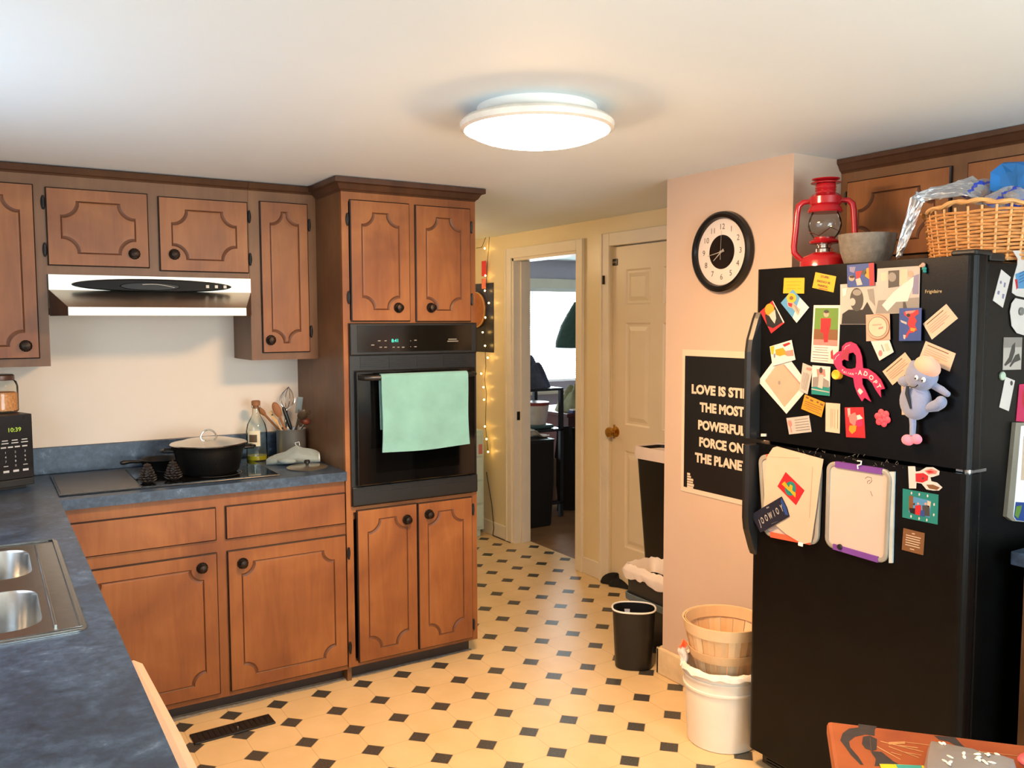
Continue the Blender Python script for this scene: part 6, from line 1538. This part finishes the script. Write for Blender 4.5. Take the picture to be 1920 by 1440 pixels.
# tall black laundry bag / hamper in front
t = thing('hamper', 'tall black fabric hamper standing inside the bedroom doorway', 'hamper', (3.60, 5.30, 0))
b = B(); hx0, hx1, hy0, hy1 = 3.30, 3.63, 5.24, 5.44
hz_ = at(1010, 826, 1, 5.24).z
b.loft([[Vector((x, y, z)) for x, y, _ in rrect(hx0+e, hx1-e, hy0+e, hy1-e, .03)] for e, z in ((.02, 0), (.015, .01), (0, hz_*.5), (0, hz_))], cap0=True, cap1=True); obj('body', b, plain('hamper_black', '#0b0b0c', .9, var=.2), t)
b = B(); b.loft([[Vector((x, y, z)) for x, y, _ in rrect(hx0-e, hx1+e, hy0-e, hy1+e, .03)] for e, z in ((.002, hz_-.02), (.004, hz_), (-.01, hz_+.004))], cap1=True); obj('rim', b, BLKM, t)
b = B(); rs = random.Random(2)
def bagf(u, v):
    return Vector((3.34+.28*u, 5.30+.10*v, hz_+.010+.13*(1-u)**1.3*(.6+.4*math.sin(v*5+1))+.012*math.sin(u*14+v*6)))
b.grid(bagf, 14, 10, thick=.003)
for f_ in b.bm.faces:
    c2 = f_.calc_center_median()
    if abs(c2.x-3.42) < .022: f_.material_index = 1
tag(obj('plastic_bag', b, [plain('bag_white', '#d8d4ca', .5), plain('bag_green', '#4dbb3c', .5)], None, (3.48, 5.34, hz_)), 'white plastic bag with a green stripe on top of the black hamper', 'bag')
# dark coats hanging between rack and desk
b = B()
def coat(u, v): return Vector((3.91+.14*u+.25*u*(1-.35*v)+.012*math.sin(v*9), 5.62+.03*math.sin(u*11+v*3), .004+.70*v-.05*u*v))
b.grid(coat, 16, 12, thick=.03)
tag(obj('dark_garment', b, plain('garment_black', '#0d0c0e', .95, var=.3), None, (4.0, 5.7, .12)), 'black draped fabric filling the gap between the shelf rack and the desk in the bedroom', 'garment')
b.bm.free() if False else None

# ================================================================== painted table, bottom right corner
A0 = at(1550, 1350, 2, .76); du = Vector((.665, -.747, 0)).normalized(); dv = Vector((-.747, -.665, 0)).normalized()
t = thing('painted_table', 'worn orange-red painted wooden table in the bottom right corner', 'table', A0+du*.45+dv*.3-Vector((0, 0, .76)))
TW = wood('painted_orange_wood', [(.25, lin('#69301c')), (.5, lin('#8a4223')), (.75, lin('#a05328'))], (3, 3, 3), rough=.5)
TBL, TLT = plain('table_black_paint', '#2a2424', .6, var=.3, vscale=60), plain('table_ochre_paint', '#b98350', .6, var=.15)
def T(u, v, z=.76): return A0+du*u+dv*v+Vector((0, 0, z-.76))
b = B(); c = T(.45, .30, .745); b.obox(c, du, -dv, Vector((0, 0, 1)), .45, .30, .015, 0, .008)
def tp(px, py, l=.7603): return at(px, py, 2, l)
zt1 = z_(1500, 1340, 4.571)
def deco(pts, mi, l): b.prism([tp(*zt1(p), l) for p in pts], (0, 0, .0002), mi)
deco([(500, 80), (660, 100), (640, 130), (640, 180), (560, 170), (470, 190), (420, 230), (430, 280), (500, 360), (545, 430), (520, 430), (440, 350), (390, 280), (345, 220), (365, 160), (420, 120), (500, 110)], 1, .7602)
deco([(540, 190), (600, 180), (660, 210), (655, 300), (620, 310), (560, 290), (530, 250)], 1, .76025)
deco([(600, 310), (700, 320), (800, 400), (860, 430), (640, 440), (650, 380)], 1, .7603)
deco([(1150, 180), (1330, 195), (1390, 260), (1440, 300), (1530, 360), (1525, 390), (1400, 370), (1380, 290), (1270, 230), (1190, 215)], 1, .7602)
for i, (x0, y0, x1, y1, w) in enumerate(((660, 270, 860, 385, 8), (690, 225, 1060, 320, 7), (760, 235, 900, 240, 22), (880, 230, 1290, 285, 5), (850, 260, 1010, 285, 8), (760, 270, 1020, 370, 7), (900, 320, 1040, 350, 6), (780, 320, 870, 350, 6), (1500, 310, 1920, 360, 4), (600, 190, 620, 440, 10))): deco([(x0, y0), (x1, y1-w/2), (x1, y1+w/2), (x0, y0+w)], 2, .7603+.00003*i)
obj('top', b, [TW, TBL, TLT], t)
b = B(); b.obox(T(.45, .05, .70), du, -dv, Vector((0, 0, 1)), .38, .01, .035); b.obox(T(.45, .55, .70), du, -dv, Vector((0, 0, 1)), .38, .01, .035)
b.obox(T(.05, .30, .70), dv, du, Vector((0, 0, 1)), .24, .01, .035); b.obox(T(.85, .30, .70), dv, du, Vector((0, 0, 1)), .24, .01, .035); obj('apron', b, TW, t)
for u, v in ((.06, .06), (.84, .06), (.06, .54), (.84, .54)):
    b = B(); p = T(u, v, 0); b.lathe([(.018, 0), (.022, .1), (.026, .4), (.03, .55), (.03, .729)], p, seg=16); obj('leg', b, TW, t)
# things lying on it
zz = .7612
q = [tp(*zt1(p), zz) for p in ((680, 425), (815, 428), (1060, 440), (1140, 560), (760, 600))]
b = B(); b.prism(q, (0, 0, .0008), 0); b.prism([tp(*zt1(p), zz+.0009) for p in ((820, 428), (1040, 436), (1060, 560), (900, 560))], (0, 0, .0003), 1); tag(obj('magazine', b, [plain('magazine_yellow', '#c4ba1e', .4), plain('magazine_aqua', '#3c9c92', .4)], None, q[0]), 'yellow and aqua magazine edge on the painted table', 'magazine')
q0 = [(1095, 295), (1500, 390), (1750, 430), (1860, 470), (1800, 620), (1050, 620), (1065, 430)]
b = B(); rs = random.Random(8)
lo = [tp(*zt1(p), .763) for p in q0]; cen = sum(lo, Vector())/len(lo)
hi = [p.lerp(cen, .08)+Vector((0, 0, .018)) for p in lo]; hi2 = [p.lerp(cen, .45)+Vector((0, 0, .024+rs.uniform(-.004, .004))) for p in lo]
b.loft([lo, hi, hi2], cap0=True, cap1=True, smooth=False)
for k in range(26):
    u, v = rs.random(), rs.random(); p = hi[k % len(hi)].lerp(hi2[(k+1) % len(hi2)], u).lerp(cen+Vector((0, 0, .024)), .1+.8*v)
    b.ball(p+Vector((0, 0, .0015)), .005+.003*rs.random(), .003, .0015, m=1, u=8, v=5, R=Matrix.Rotation(rs.random()*3, 3, 'Z'))
tag(obj('plastic_pouch', b, [plain('pouch_grey', '#857d78', .3, var=.08), plain('pouch_print', '#efe3cf', .5)], None, cen), 'grey plastic pouch with pale speckled print on the painted table', 'pouch')
b = B(); p = tp(*zt1((1905, 455)), .765); b.ball(p+Vector((.03, -.03, .012)), .05, .035, .014, R=Matrix.Rotation(-.8, 3, 'Z')); tag(obj('soft_packet', b, plain('packet_coral', '#c8545c', .5), None, p), 'coral pink packet at the right edge of the painted table', 'packet')
